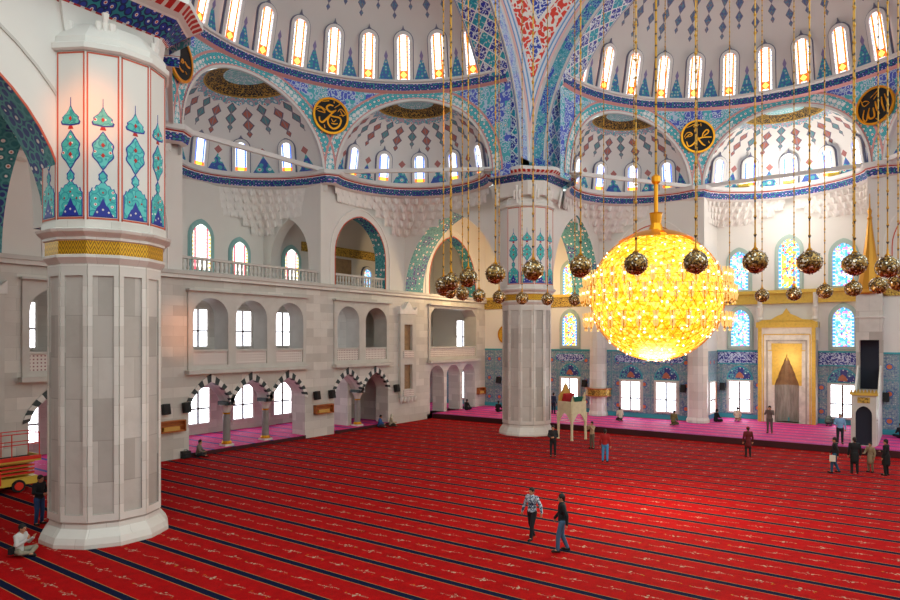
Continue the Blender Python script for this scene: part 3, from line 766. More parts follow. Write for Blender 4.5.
for x in (-1.52, 1.52): m.bb(x-.035, x+.035, -1.18, -1.14, 0, 6.4, 'mihrab_gold')
m.bb(-1.52, 1.52, -1.18, -1.14, 6.37, 6.44, 'mihrab_gold'); m.build('inner_frame', t)
m = MB(); hole = [(-.8, .01), (-.8, 2.7)]+[(-.8+.8*k/9+(.0 if k % 2 else .035), 2.7+2.3*(k/9)**.9) for k in range(1, 9)]+[(0, 5.05)]+[(.8-.8*k/9-(.0 if k % 2 else .035), 2.7+2.3*(k/9)**.9) for k in range(8, 0, -1)]+[(.8, 2.7), (.8, .01)]
m.panel([(-.98, 0), (.98, 0), (.98, 5.2), (-.98, 5.2)], [(hole, 'mihrab_gold')], P, .9, 0, 'mihrab_gold'); m.bb(-.98, -.8, -.94, -.9, 0, 2.7, 'mihrab_marble'); m.bb(.8, .98, -.94, -.9, 0, 2.7, 'mihrab_marble'); m.build('spandrel_panel', t)
m = MB()
nq = lambda a, r, z: (r*math.cos(a), -.89+.84*math.sin(a)*(r/.8), z)
for lv in range(8):
    z0 = 2.7+lv*.3; z1 = z0+.3; r = .8*(1-lv/8.3); r2 = .8*(1-(lv+1)/8.3)
    for k in range(8):
        a0, a1 = PI*k/8, PI*(k+1)/8
        m.face([nq(a0, r, z0), nq(a1, r, z0), nq(a1, r*.97, z1), nq(a0, r*.97, z1)], 'niche_brown' if k % 2 else 'mihrab_gold' if lv > 5 else 'niche_brown')
        m.face([nq(a0, r*.97, z1), nq(a1, r*.97, z1), nq(a1, r2, z1), nq(a0, r2, z1)], 'mihrab_gold' if k % 2 else 'niche_brown')
for k in range(8):
    a0, a1 = PI*k/8, PI*(k+1)/8
    m.face([nq(a0, .8, 0), nq(a1, .8, 0), nq(a1, .8, 2.7), nq(a0, .8, 2.7)], 'niche_marble')
m.build('niche', t)
m = MB(); m.bb(-2.0, 2.0, -1.3, 0, 6.9, 7.3, 'mihrab_gold')
m.relief([(-1.9, 7.3), (1.9, 7.3), (1.6, 7.45), (1.0, 7.5), (.6, 7.75), (.25, 7.9), (0, 8.3), (-.25, 7.9), (-.6, 7.75), (-1.0, 7.5), (-1.6, 7.45)], P, .9, 1.2, 'mihrab_gold'); m.build('crest', t)
for x in (-1.82, 1.82):
    m = MB(); m.lathe([(.2, 6.0), (.2, 7.4), (.26, 7.5), (.16, 7.7), (.22, 8.4), (.16, 8.5), (.16, 9.4), (0, 9.4)], 10, (x, -.8, 0), 'mihrab_marble'); m.build('finial', t)
# ------------------------------------------------------------------ upper storey, local frames for the two sides
SIDES = {'left': dict(P=LEFT, c=25.6, depth=16.3, d1=5.4, lo=-27.6, hi=25.4), 'front': dict(P=FRONT, c=-7.8, depth=14.0, d1=4.6, lo=-26.0, hi=20.8)}
LA = {}
for side, S in SIDES.items():
    P0, c = S['P'], S['c']
    L = (lambda P0, c: (lambda b, v, a: Vector(P0(c+b, v, a))))(P0, c)    # b lateral, v height, a outward
    LA[side] = L; S['L'] = L
    deep = S['depth']
    # wall with the arched openings
    m = MB()
    for sg in (-1, 1):
        e0, e1 = (5.05, 16.2)
        opts = [(6.4, 11.55, 12.3, 15.15)]
        e1 = S['hi'] if sg > 0 else -S['lo']
        if side == 'left': opts.append((17.0, 23.8, 11.2, 15.2))
        hl = []
        for b0, b1, zs, za in opts: hl.append(([(sg*p[0], p[1]) for p in arch_pts(b0, b1, zs, za, 10, base=10.12)], 'teal_soffit'))
        if side == 'front' and sg < 0:
            m.panel([(sg*e0, 10.1), (sg*13.9, 10.1), (sg*13.9, 17.2), (sg*e0, 17.2)], hl, L, 9.98, 10.8, 'plaster')
        else:
            m.panel([(sg*e0, 10.1), (sg*e1, 10.1), (sg*e1, 17.2), (sg*e0, 17.2)], hl, L, 10.4 if side == 'left' else 9.98, 11.4, 'plaster')
        # relief hood around the arch
        for b0, b1, zs, za in opts:
            ins = [(sg*p[0], p[1]) for p in arch_pts(b0-.45, b1+.45, zs, za+.55, 10, base=10.12)]; out_ = [(sg*p[0], p[1]) for p in arch_pts(b0-.52, b1+.52, zs, za+.64, 10, base=10.12)]
            ff = 10.4 if side == 'left' else 9.98
            for i in range(len(ins)-1): m.relief([ins[i], ins[i+1], out_[i+1], out_[i]], L, ff+.02, ff-.06, 'carved')
            ins = [(sg*p[0], p[1]) for p in arch_pts(b0, b1, zs, za, 10, base=10.12)]; out_ = [(sg*p[0], p[1]) for p in arch_pts(b0-.06, b1+.06, zs, za+.08, 10, base=10.12)]
            for i in range(len(ins)-1): m.relief([ins[i], ins[i+1], out_[i+1], out_[i]], L, ff+.02, ff-.03, 'red_line')
    struct(m.build('wall_%s_upper' % side))
    # recess of the middle exedra
    m = MB(); f0 = 10.4 if side == 'left' else 10.0
    P1 = lambda sg: (lambda u, v, w_: L(sg*(5.05+w_), v, u))
    if side == 'left':
        for sg in (-1, 1):
            m.panel([(11.401, 10.1), (deep, 10.1), (deep, 17.2), (11.401, 17.2)], [(arch_pts(11.6, 15.5, 12.0, 14.8, 8, base=10.12), 'plaster_grey')], P1(sg), 0, .8, 'plaster')
        m.panel([(-5.05, 10.1), (5.05, 10.1), (5.05, 17.2), (-5.05, 17.2)], [], L, deep, deep+.5, 'plaster')
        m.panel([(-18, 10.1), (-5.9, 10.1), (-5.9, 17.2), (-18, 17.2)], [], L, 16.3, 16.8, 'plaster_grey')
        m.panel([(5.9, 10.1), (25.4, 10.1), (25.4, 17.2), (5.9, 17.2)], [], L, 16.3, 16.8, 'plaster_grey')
    for b0, b1 in ((-27, -6.0), (6.0, 25)): m.panel([(b0, 17.2), (b1, 17.2), (b1, 17.5), (b0, 17.5)], [], lambda u, v, w_: L(u, 17.25+(v-17.2), w_), 11.0, 17.2, 'plaster_grey')
    struct(m.build('wall_%s_recess' % side))
    # deck slab of the left side is the aisle ceiling; corner-bay ceiling
L = SIDES['left']['L']
m = MB()
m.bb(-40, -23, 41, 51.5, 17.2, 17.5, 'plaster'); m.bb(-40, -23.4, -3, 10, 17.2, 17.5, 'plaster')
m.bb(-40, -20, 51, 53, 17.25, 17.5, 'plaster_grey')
struct(m.build('ceiling_corner'))
# transverse arches: pillar to wall, both pillars, and pillar to the front wall / towards the camera
TA = lambda y0: (lambda u, v, w_: (u, y0+w_, v))
m = MB(); ap = arch_pts(-32.4, -23.9, 10.1, 15.9, 12)
m.panel([(-32.5, 10.08), (-32.4, 10.08)]+ap[1:-1]+[(-23.9, 10.08), (-22, 10.08), (-22, 17.2), (-32.5, 17.2)], [], TA(39.4), 0, 2.2, 'plaster', rim='teal_soffit')
struct(m.build('wall_left_transverse_arch'))
m = MB()
m.panel([(-32.5, 10.08), (-32.4, 10.08)]+ap[1:-1]+[(-23.9, 10.08), (-22, 10.08), (-22, 17.2), (-32.5, 17.2)], [], TA(9.7), 0, 2.2, 'plaster', rim='teal_soffit')
struct(m.build('wall_left_transverse_arch'))
TX = lambda x0: (lambda u, v, w_: (x0-w_, u, v))
m = MB(); ap = arch_pts(41.8, 49.9, 10.1, 15.8, 12)
m.panel([(40, 10.08), (41.8, 10.08)]+ap[1:-1]+[(49.9, 10.08), (51.2, 10.08), (51.2, 17.2), (40, 17.2)], [], TX(-21.0), 0, 2.3, 'plaster', rim='teal_soffit')
struct(m.build('wall_front_transverse_arch'))
m = MB(); ap = arch_pts(-1.0, 9.75, 9.9, 15.5, 14)
m.panel([(-4, 9.9), (-1.0, 9.9)]+ap[1:-1]+[(9.75, 9.9), (11.2, 9.9), (11.2, 17.2), (-4, 17.2)], [], TX(-21.65), 0, 1.6, 'plaster', rim='teal_soffit')
o2 = arch_pts(-2.1, 10.7, 9.9, 16.8, 14); o3 = arch_pts(-2.18, 10.78, 9.9, 16.9, 14); ap2 = arch_pts(-1.06, 9.81, 9.9, 15.58, 14)
for i in range(len(o2)-1):
    m.relief([o2[i], o2[i+1], o3[i+1], o3[i]], TX(-21.65), 0, -.05, 'frame_marble'); m.relief([ap[i], ap[i+1], ap2[i+1], ap2[i]], TX(-21.65), 0, -.03, 'red_line')
struct(m.build('wall_near_arch'))
m = MB(); m.bb(-22.9, -21.0, -4, -1.0, -.1, 10, 'marble_wall'); struct(m.build('wall_near_pier'))
# corner rooms: windows on upper outer walls
for y, z, wd, ht, g in ((25.6, 11.0, 1.35, 3.0, 'glass_yellow'), (28.6, 10.8, 1.25, 2.4, 'glass_yellow'), (22.6, 10.8, 1.25, 2.4, 'glass_stained')):
    window(WLO(y, z, .08), wd, ht, g, 'pointed', 'surround_turq')
window(frameP((-38.4, 33.2, 10.4), (0, 1, 0), (0, 0, 1), (1, 0, 0)), 1.3, 2.8, 'glass_yellow', 'pointed', 'surround_turq')
window(frameP((-38.4, 14.5, 10.4), (0, 1, 0), (0, 0, 1), (1, 0, 0)), 1.3, 2.6, 'glass_stained', 'pointed', 'surround_turq')
window(frameP((-38.4, 41.5, 10.5), (0, 1, 0), (0, 0, 1), (1, 0, 0)), .9, 1.9, 'glass_stained', 'round', 'plaster_grey')
m = MB(); m.bb(-38.4, -38.2, 34.2, 42.5, 13.2, 13.9, 'gold_script'); m.bb(-38.4, -38.25, 36.0, 39.5, 10.2, 13.0, 'niche_brown'); struct(m.build('trim_room_frieze'))
# sill ledge along the left wall
m = MB(); m.bb(-32.5, -32.15, -2, 51, 9.95, 10.15, 'frame_marble'); m.bb(-32.5, -32.25, -2, 51, 9.75, 9.95, 'marble'); struct(m.build('trim_ledge_left'))
# balustrades
def balustrade(y0, y1, label, n):
    t = empty('balustrade', (-32.75, y0, 10.15)); tag(t, label, 'balustrade', 'stone balustrades on the left ledge')
    ln = y1-y0
    m = MB(); m.bb(-.12, .12, 0, ln, .72, .86, 'frame_marble'); m.bb(-.12, .12, 0, ln, 0, .1, 'frame_marble'); m.build('rail', t)
    first = None
    for k in range(n):
        y = ln*(k+.5)/n
        if first is None:
            m = MB(); m.lathe([(.06, .1), (.09, .25), (.05, .42), (.08, .6), (.06, .72)], 8, (0, 0, 0), 'frame_marble'); first = m.build('baluster', t); first.location = (0, y, 0)
        else:
            b = first.copy(); C.objects.link(b); b.parent = t; b.location = (0, y, 0)
balustrade(20.6, 30.6, 'long stone balustrade below the three stained windows', 34)
balustrade(32.0, 37.15, 'short stone balustrade in the pointed arch right of the corner', 18)
balustrade(14.0, 19.2, 'stone balustrade in the arch left of the big pillar', 18)
# ------------------------------------------------------------------ semidomes
R = 11.55
def acyl(b): return math.sqrt(max(R*R-b*b, .01))
EX = {'left': {0: (5.2, 5.2), 58: (5.15, 3.1), -58: (5.15, 3.1)}, 'front': {0: (5.2, 2.3), 58: (5.15, 3.1), -58: (5.15, 3.1)}}
HALF = 26.6
def expt(L, az, ca, b, a, v):    # rotate the exedra-local (b lateral, a outward) by az
    r = math.radians(az); return L(b*math.cos(r)+a*math.sin(r), v, a*math.cos(r)-b*math.sin(r))
for side in ('left', 'front'):
    L = SIDES[side]['L']
    # shell with windows
    def shell(i, j, L=L):
        az = math.radians(-93+186*i); z = 23.7+9.9*math.sin(j*PI/2); r = 11.95*math.cos(j*PI/2)
        return L(r*math.sin(az), z, r*math.cos(az))
    m = MB(); m.grid(shell, 62, 16, 'semidome_shell', lambda i, j: ((-93+186*i)/12+.0, 9.9*math.sin(j*PI/2)))
    struct(weld(m.build('ceiling_%s_semidome' % side, smooth=True)))
    for k in range(-7, 7):
        a = math.radians(6+12*k)
        lean = .25; zz = 24.3
        O = L(11.76*math.sin(a), zz, 11.76*math.cos(a)); U = (L(math.cos(a), 0, -math.sin(a))-L(0, 0, 0)); Wd = (L(-math.sin(a), 0, -math.cos(a))-L(0, 0, 0))
        V = (Vector((0, 0, 1))+Wd*lean).normalized(); Wn = (Wd-Vector((0, 0, 1))*lean).normalized()
        window(frameP(O, U*(-1), V, Wn), .84, 2.95, 'glass_dome', 'round', 'surround_white')
    # ring cornice
    m = MB()
    prof = [(11.95, 23.25, None), (11.5, 23.3, 'surround_white'), (11.3, 23.45, 'pink_line'), (11.3, 23.95, 'cornice_blue'), (11.15, 24.0, 'surround_white'), (11.15, 24.15, 'surround_white'), (11.95, 24.2, 'surround_white')]
    for q in range(1, len(prof)):
        r0, z0, _ = prof[q-1]; r1, z1, mm = prof[q]
        m.grid(lambda i, j, r0=r0, z0=z0, r1=r1, z1=z1: L((r0+(r1-r0)*j)*math.sin(math.radians(-91+182*i)), z0+(z1-z0)*j, (r0+(r1-r0)*j)*math.cos(math.radians(-91+182*i))), 70, 1, mm, lambda i, j: (i*182*PI/180*11.3, j))
    struct(m.build('trim_%s_semidome_ring' % side, smooth=False))
    # drum wall with three exedra openings
    m = MB(); cols = []
    def archz(u, w=5.33, h=5.2): return 17.6+h*math.sqrt(max(0, 1-(u/w)**2)) if abs(u) <= w else 17.6
    az0 = -92.0; segs = []
    for cx in (-58, 0, 58):
        segs.append((az0, cx-HALF, None)); segs.append((cx-HALF, cx+HALF, cx)); az0 = cx+HALF
    segs.append((az0, 92.0, None))
    def cp(az, z, r=R): return L(r*math.sin(math.radians(az)), z, r*math.cos(math.radians(az)))
    k_ = math.radians(1)*R
    for a0, a1, cx in segs:
        if cx is None:
            n = 3
            for i in range(n):
                p, q = a0+(a1-a0)*i/n, a0+(a1-a0)*(i+1)/n
                m.face([cp(p, 17.2), cp(q, 17.2), cp(q, 23.35), cp(p, 23.35)], 'spandrel', [(p*k_, 17.2), (q*k_, 17.2), (q*k_, 23.35), (p*k_, 23.35)])
        else:
            n = 32; ts = [cx+HALF*math.sin(PI*(i/n-.5)) for i in range(n+1)]
            for i in range(n):
                p, q = ts[i], ts[i+1]; zp, zq = archz((p-cx)*k_), archz((q-cx)*k_)
                m.face([cp(p, zp), cp(q, zq), cp(q, 23.35), cp(p, 23.35)], 'spandrel', [(p*k_, zp), (q*k_, zq), (q*k_, 23.35), (p*k_, 23.35)])
    struct(m.build('wall_%s_drum' % side))
    # arch bands
    for cx in (-58, 0, 58):
        m = MB()
        for s0, s1, mm, rr in ((0, .16, 'surround_white', .10), (.16, .24, 'pink_line', .06), (.24, .84, 'turq_band', .04), (.84, .98, 'pink_line', .06)):
            n = 40
            for i in range(n):
                t0, t1 = PI*i/n, PI*(i+1)/n
                def q(t, s_): return cp(cx+(5.33-.0+s_)*math.cos(t)/k_, min(17.6+(5.2+s_)*math.sin(t), 23.3), R-rr)
                m.face([q(t0, s0), q(t1, s0), q(t1, s1), q(t0, s1)], mm, [(t0*5.3, 0), (t1*5.3, 0), (t1*5.3, s1-s0), (t0*5.3, s1-s0)])
            for i in range(n):
                t0, t1 = PI*i/n, PI*(i+1)/n
                if s0 == 0:
                    def q2(t, r_): return cp(cx+5.33*math.cos(t)/k_, 17.6+5.2*math.sin(t), r_)
                    m.face([q2(t0, R-.1), q2(t1, R-.1), q2(t1, R+.3), q2(t0, R+.3)], 'surround_white')
        struct(m.build('trim_%s_exedra_arch' % side))
        # exedra half dome
        wd, dp = EX[side][cx]
        def ed(i, j, cx=cx, dp=dp):
            ph = (i-.5)*PI; e = j*PI/2; b = 5.33*math.cos(e)*math.sin(ph); a = acyl(b)+dp*(math.cos(e)**.8 if e < PI/2-.001 else 0)*math.cos(ph)
            return expt(L, cx, 0, b, a, 17.55+5.2*math.sin(e))
        m = MB(); m.grid(ed, 40, 16, 'exedra_shell', lambda i, j: ((i-.5)*6, j)); struct(weld(m.build('ceiling_%s_exedra' % side, smooth=True)))
        for ph in (-60, -30, 0, 30, 60):
            r = math.radians(ph); e = math.radians(3)
            b = 5.33*math.sin(r); a = acyl(b)+dp*math.cos(r)
            O = expt(L, cx, 0, b*.985, a-.15, 17.95)
            # tangent by finite difference
            b2 = 5.33*math.sin(r+.02); a2 = acyl(b2)+dp*math.cos(r+.02)
            U = (expt(L, cx, 0, b2, a2, 0)-expt(L, cx, 0, b, a, 0)).normalized(); Wd = Vector((U.y, -U.x, 0))
            ctr = expt(L, cx, 0, 0, 9, 17.95)
            if Wd.dot(ctr-O) < 0: Wd = -Wd
            lean = .16; V = (Vector((0, 0, 1))+Wd*lean).normalized(); Wn = (Wd-Vector((0, 0, 1))*lean).normalized()
            U2 = U if U.cross(V).dot(Wn) > 0 else -U
            window(frameP(O, U2, V, Wn), .72, 1.85, 'glass_small', 'round', 'surround_white')
    # main cornice along exedrae, and muqarnas
    path = []
    for cx in (-58, 0, 58):
        wd, dp = EX[side][cx]
        for i in range(25):
            ph = (i/24-.5)*PI; b = 5.33*math.sin(ph); a = acyl(b)+dp*math.cos(ph)-.25
            path.append(expt(L, cx, 0, b, a, 0))
    S = SIDES[side]; S['path'] = path
    prof = [(.0, 16.75, None), (-.18, 16.8, 'surround_white'), (-.3, 16.85, 'surround_white'), (-.42, 17.3, 'cornice_blue'), (-.5, 17.36, 'red_bright'), (-.62, 17.42, 'surround_white'), (-.62, 17.68, 'surround_white'), (.9, 17.72, 'surround_white')]
    m = MB(); ctr = L(0, 0, 3)
    nrm = []
    for i, p in enumerate(path):
        t_ = (path[min(i+1, len(path)-1)]-path[max(i-1, 0)]).normalized(); n_ = Vector((t_.y, -t_.x, 0)); 
        if n_.dot(p-ctr) < 0: n_ = -n_
        nrm.append(n_)
    acc = [0]
    for i in range(1, len(path)): acc.append(acc[-1]+(path[i]-path[i-1]).length)
    for q in range(1, len(prof)):
        o0, z0, _ = prof[q-1]; o1, z1, mm = prof[q]
        for i in range(len(path)-1):
            pts = [path[i]+nrm[i]*o0+Vector((0, 0, z0)), path[i+1]+nrm[i+1]*o0+Vector((0, 0, z0)), path[i+1]+nrm[i+1]*o1+Vector((0, 0, z1)), path[i]+nrm[i]*o1+Vector((0, 0, z1))]
            m.face(pts, mm, [(acc[i], 0), (acc[i+1], 0), (acc[i+1], 1), (acc[i], 1)])
    struct(m.build('trim_%s_cornice' % side))
    # muqarnas: tiers stepping from the wall corner up to the curved cornice
    front = 10.4 if side == 'left' else 9.98
    deep = SIDES[side]['depth']
    corners = []
    for cx in (-58, 58):
        sg = 1 if cx > 0 else -1
        wd, dp = EX[side][cx]; arc = []
        for i in range(41):
            ph = (i/40-.5)*PI*sg; b = 5.33*math.sin(ph); a = acyl(b)+dp*math.cos(ph)-.2
            arc.append(expt(L, cx, 0, b, a, 0))
        cpt = [L(sg*5.6, 0, front), L(sg*13.8, 0, front), L(sg*13.8, 0, 2.2)]
        corners.append((arc, cpt, 5, 16))
    wd, dp = EX[side][0]
    for sg in (-1, 1):
        arc = []
        for i in range(41):
            ph = i/40*PI/2*sg; b = 5.33*math.sin(ph); a = acyl(b)+dp*math.cos(ph)-.2
            arc.append(L(b, 0, a))
        cpt = [L(sg*.0, 0, deep), L(sg*5.05, 0, deep), L(sg*5.05, 0, front)]
        corners.append((arc, cpt, 6 if side == 'left' else 4, 12))
    for arc, cpt, nt_, nc in corners:
        m = MB()
        d1 = (cpt[1]-cpt[0]).length; d2 = (cpt[2]-cpt[1]).length
        def cpos(s):
            x = s*(d1+d2)
            return cpt[0].lerp(cpt[1], x/d1) if x < d1 else cpt[1].lerp(cpt[2], (x-d1)/d2)
        sc_ = d1/(d1+d2)
        def apos(s): x = s*40; i = min(int(x), 39); return arc[i].lerp(arc[i+1], x-i)
        hstep = .5 if nt_ > 4 else .42
        for t in range(nt_):
            f0, f1 = t/nt_, (t+1)/nt_
            span = ([1, .88, .4, .3, .2] if nt_ == 5 else [1, .92, .8, .62, .32, .2])[t]
            s0, s1 = max(.03, sc_-span*sc_), min(1 if nt_ != 5 else .9, sc_+span*(1-sc_))
            zt = 16.85-hstep*t; zb = zt-hstep
            cells = max(3, int(nc*(s1-s0)*1.4)); N_ = cells*4
            def pos(s, f): return apos(s).lerp(cpos(s), f)
            for i in range(N_):
                sa, sb = s0+(s1-s0)*i/N_, s0+(s1-s0)*(i+1)/N_
                ca, cb = (i % 4)/4, (i % 4+1)/4
                bulge = lambda c_: .16*math.sin(PI*c_)
                def pt(s, f, z, c_):
                    p = pos(s, f); q = pos(s, min(1, f+.02)); return Vector((p.x, p.y, z))+((cpt[1]-p).normalized()*bulge(c_)*Vector((1, 1, 0)).length/1.414 if False else Vector((0, 0, 0)))
                ta, tb = pt(sa, f0, zt, ca), pt(sb, f0, zt, cb)
                fa, fb = f0+.6*(f1-f0)*math.sin(PI*ca), f0+.6*(f1-f0)*math.sin(PI*cb)
                za_, zb_ = zb+.3*math.sin(PI*ca)-.06, zb+.3*math.sin(PI*cb)-.06
                ba, bb_ = pt(sa, fa, za_, 0), pt(sb, fb, zb_, 0)
                m.face([ta, tb, bb_, ba], 'carved')
                ua, ub = pt(sa, f1, zb, 0), pt(sb, f1, zb, 0)
                m.face([ba, bb_, ub, ua], 'carved')
        struct(m.build('trim_%s_muqarnas' % side))
    # tie beams
    for cx in (-58, 0, 58):
        p0 = expt(L, cx, 0, -5.3, 10.35, 17.75); p1 = expt(L, cx, 0, 5.3, 10.35, 17.75)
        d = (p1-p0); ang = math.atan2(d.y, d.x); mid = (p0+p1)/2
        m = MB(); m.box((0, 0, 0), (d.length, .22, .26), 'surround_white'); o = m.build('tie_beam'); o.location = mid; o.rotation_euler = (0, 0, ang); o['kind'] = 'structure'; o.name = 'trim_tie_beam'
    # great arch
    ring = 12.5
    n = 48
    m = MB()
    def ap_(t, r_): return (r_*math.cos(t), 18.4+r_*math.sin(t))
    a_in, a_out = (-.6 if side == 'left' else -.7), 1.85
    for i in range(n):
        t0, t1 = PI*i/n, PI*(i+1)/n
        p0, p1 = ap_(t0, ring), ap_(t1, ring)
        m.face([L(p0[0], p0[1], a_in), L(p1[0], p1[1], a_in), L(p1[0], p1[1], a_out), L(p0[0], p0[1], a_out)], 'arch_lattice', [(t0*ring, 0), (t1*ring, 0), (t1*ring, 1), (t0*ring, 1)])
        for r0, r1, mm in ((ring, ring+.14, 'surround_white'), (ring+.14, 13.45, 'face_light' if side == 'left' else 'face_turq'), (13.45, 13.7, 'surround_white')):
            q0, q1 = ap_(t0, r0), ap_(t1, r0); q2, q3 = ap_(t1, r1), ap_(t0, r1)
            m.face([L(q0[0], q0[1], a_in), L(q1[0], q1[1], a_in), L(q2[0], q2[1], a_in), L(q3[0], q3[1], a_in)], mm, [(t0*ring, r0), (t1*ring, r0), (t1*ring, r1), (t0*ring, r1)])
        q0, q1 = ap_(t0, ring), ap_(t1, ring); q2, q3 = ap_(t1, 13.7), ap_(t0, 13.7)
        m.face([L(q0[0], q0[1], a_out), L(q1[0], q1[1], a_out), L(q2[0], q2[1], a_out), L(q3[0], q3[1], a_out)], 'plaster_grey')
    for sg in (-1, 1):   # straight feet
        for v0, v1 in ((17.2, 18.4),):
            m.face([L(sg*ring, v0, a_in), L(sg*ring, v0, a_out), L(sg*ring, v1, a_out), L(sg*ring, v1, a_in)], 'arch_lattice', [(v0, 0), (v0, 1), (v1, 1), (v1, 0)])
            m.face([L(sg*ring, v0, a_in), L(sg*13.7, v0, a_in), L(sg*13.7, v1, a_in), L(sg*ring, v1, a_in)], 'face_light' if side == 'left' else 'face_turq')
    struct(m.build('wall_%s_great_arch' % side))
# pendentives over the two pillars
for nm, sx, sy in (('far', -1, 1), ('near', -1, -1)):
    m = MB(); RP = 13.7*math.sqrt(2)
    def pp(i, j):
        z = 18.4+13.4*j**1.0; r = math.sqrt(RP*RP-(z-18.4)**2); a = math.acos(min(1, 13.7/r)); th = a+(PI/2-2*a)*i
        return Vector((-7.8+sx*r*math.cos(th), 25.6+sy*r*math.sin(th), z))
    def puv(i, j):
        z = 18.4+13.4*j; r = math.sqrt(RP*RP-(z-18.4)**2); a = math.acos(min(1, 13.7/r)); wdt = r*(PI/2-2*a)
        return ((i-.5)*wdt, min(i, 1-i)*wdt*.9)
    m.grid(pp, 24, 28, 'pendentive_red', puv); struct(m.build('ceiling_pendentive', smooth=True))

# main dome over the middle of the hall
m = MB()
def dm(i, j): a = 2*PI*i; e = j*PI/2; return (-7.8+13.9*math.cos(e)*math.cos(a), 25.6+13.9*math.cos(e)*math.sin(a), 31.9+(0 if j == 0 else 3)+10*math.sin(e))
m.grid(dm, 64, 12, 'plaster', lambda i, j: (i*80, j*20)); struct(m.build('ceiling_main_dome', smooth=True))
m = MB()
for i in range(96):
    a0, a1 = 2*PI*i/96, 2*PI*(i+1)/96
    for r0, z0, r1, z1, mm in ((13.9, 31.9, 13.5, 31.95, 'surround_white'), (13.5, 31.95, 13.4, 32.7, 'cornice_blue'), (13.4, 32.7, 13.9, 32.8, 'surround_white')):
        m.face([(-7.8+r0*math.cos(a0), 25.6+r0*math.sin(a0), z0), (-7.8+r0*math.cos(a1), 25.6+r0*math.sin(a1), z0), (-7.8+r1*math.cos(a1), 25.6+r1*math.sin(a1), z1), (-7.8+r1*math.cos(a0), 25.6+r1*math.sin(a0), z1)], mm, [(a0*13.5, 0), (a1*13.5, 0), (a1*13.5, 1), (a0*13.5, 1)])
struct(m.build('trim_main_dome_ring'))

# rest of the hall: lower wall behind the camera and the lower right wall
m = MB(); m.bb(-40, 15, -5, -4.2, 0, 22.0, 'marble_wall'); struct(m.build('wall_back'))
m = MB(); m.bb(14, 14.8, -5, 56, 0, 12.0, 'marble_wall'); struct(m.build('wall_right'))
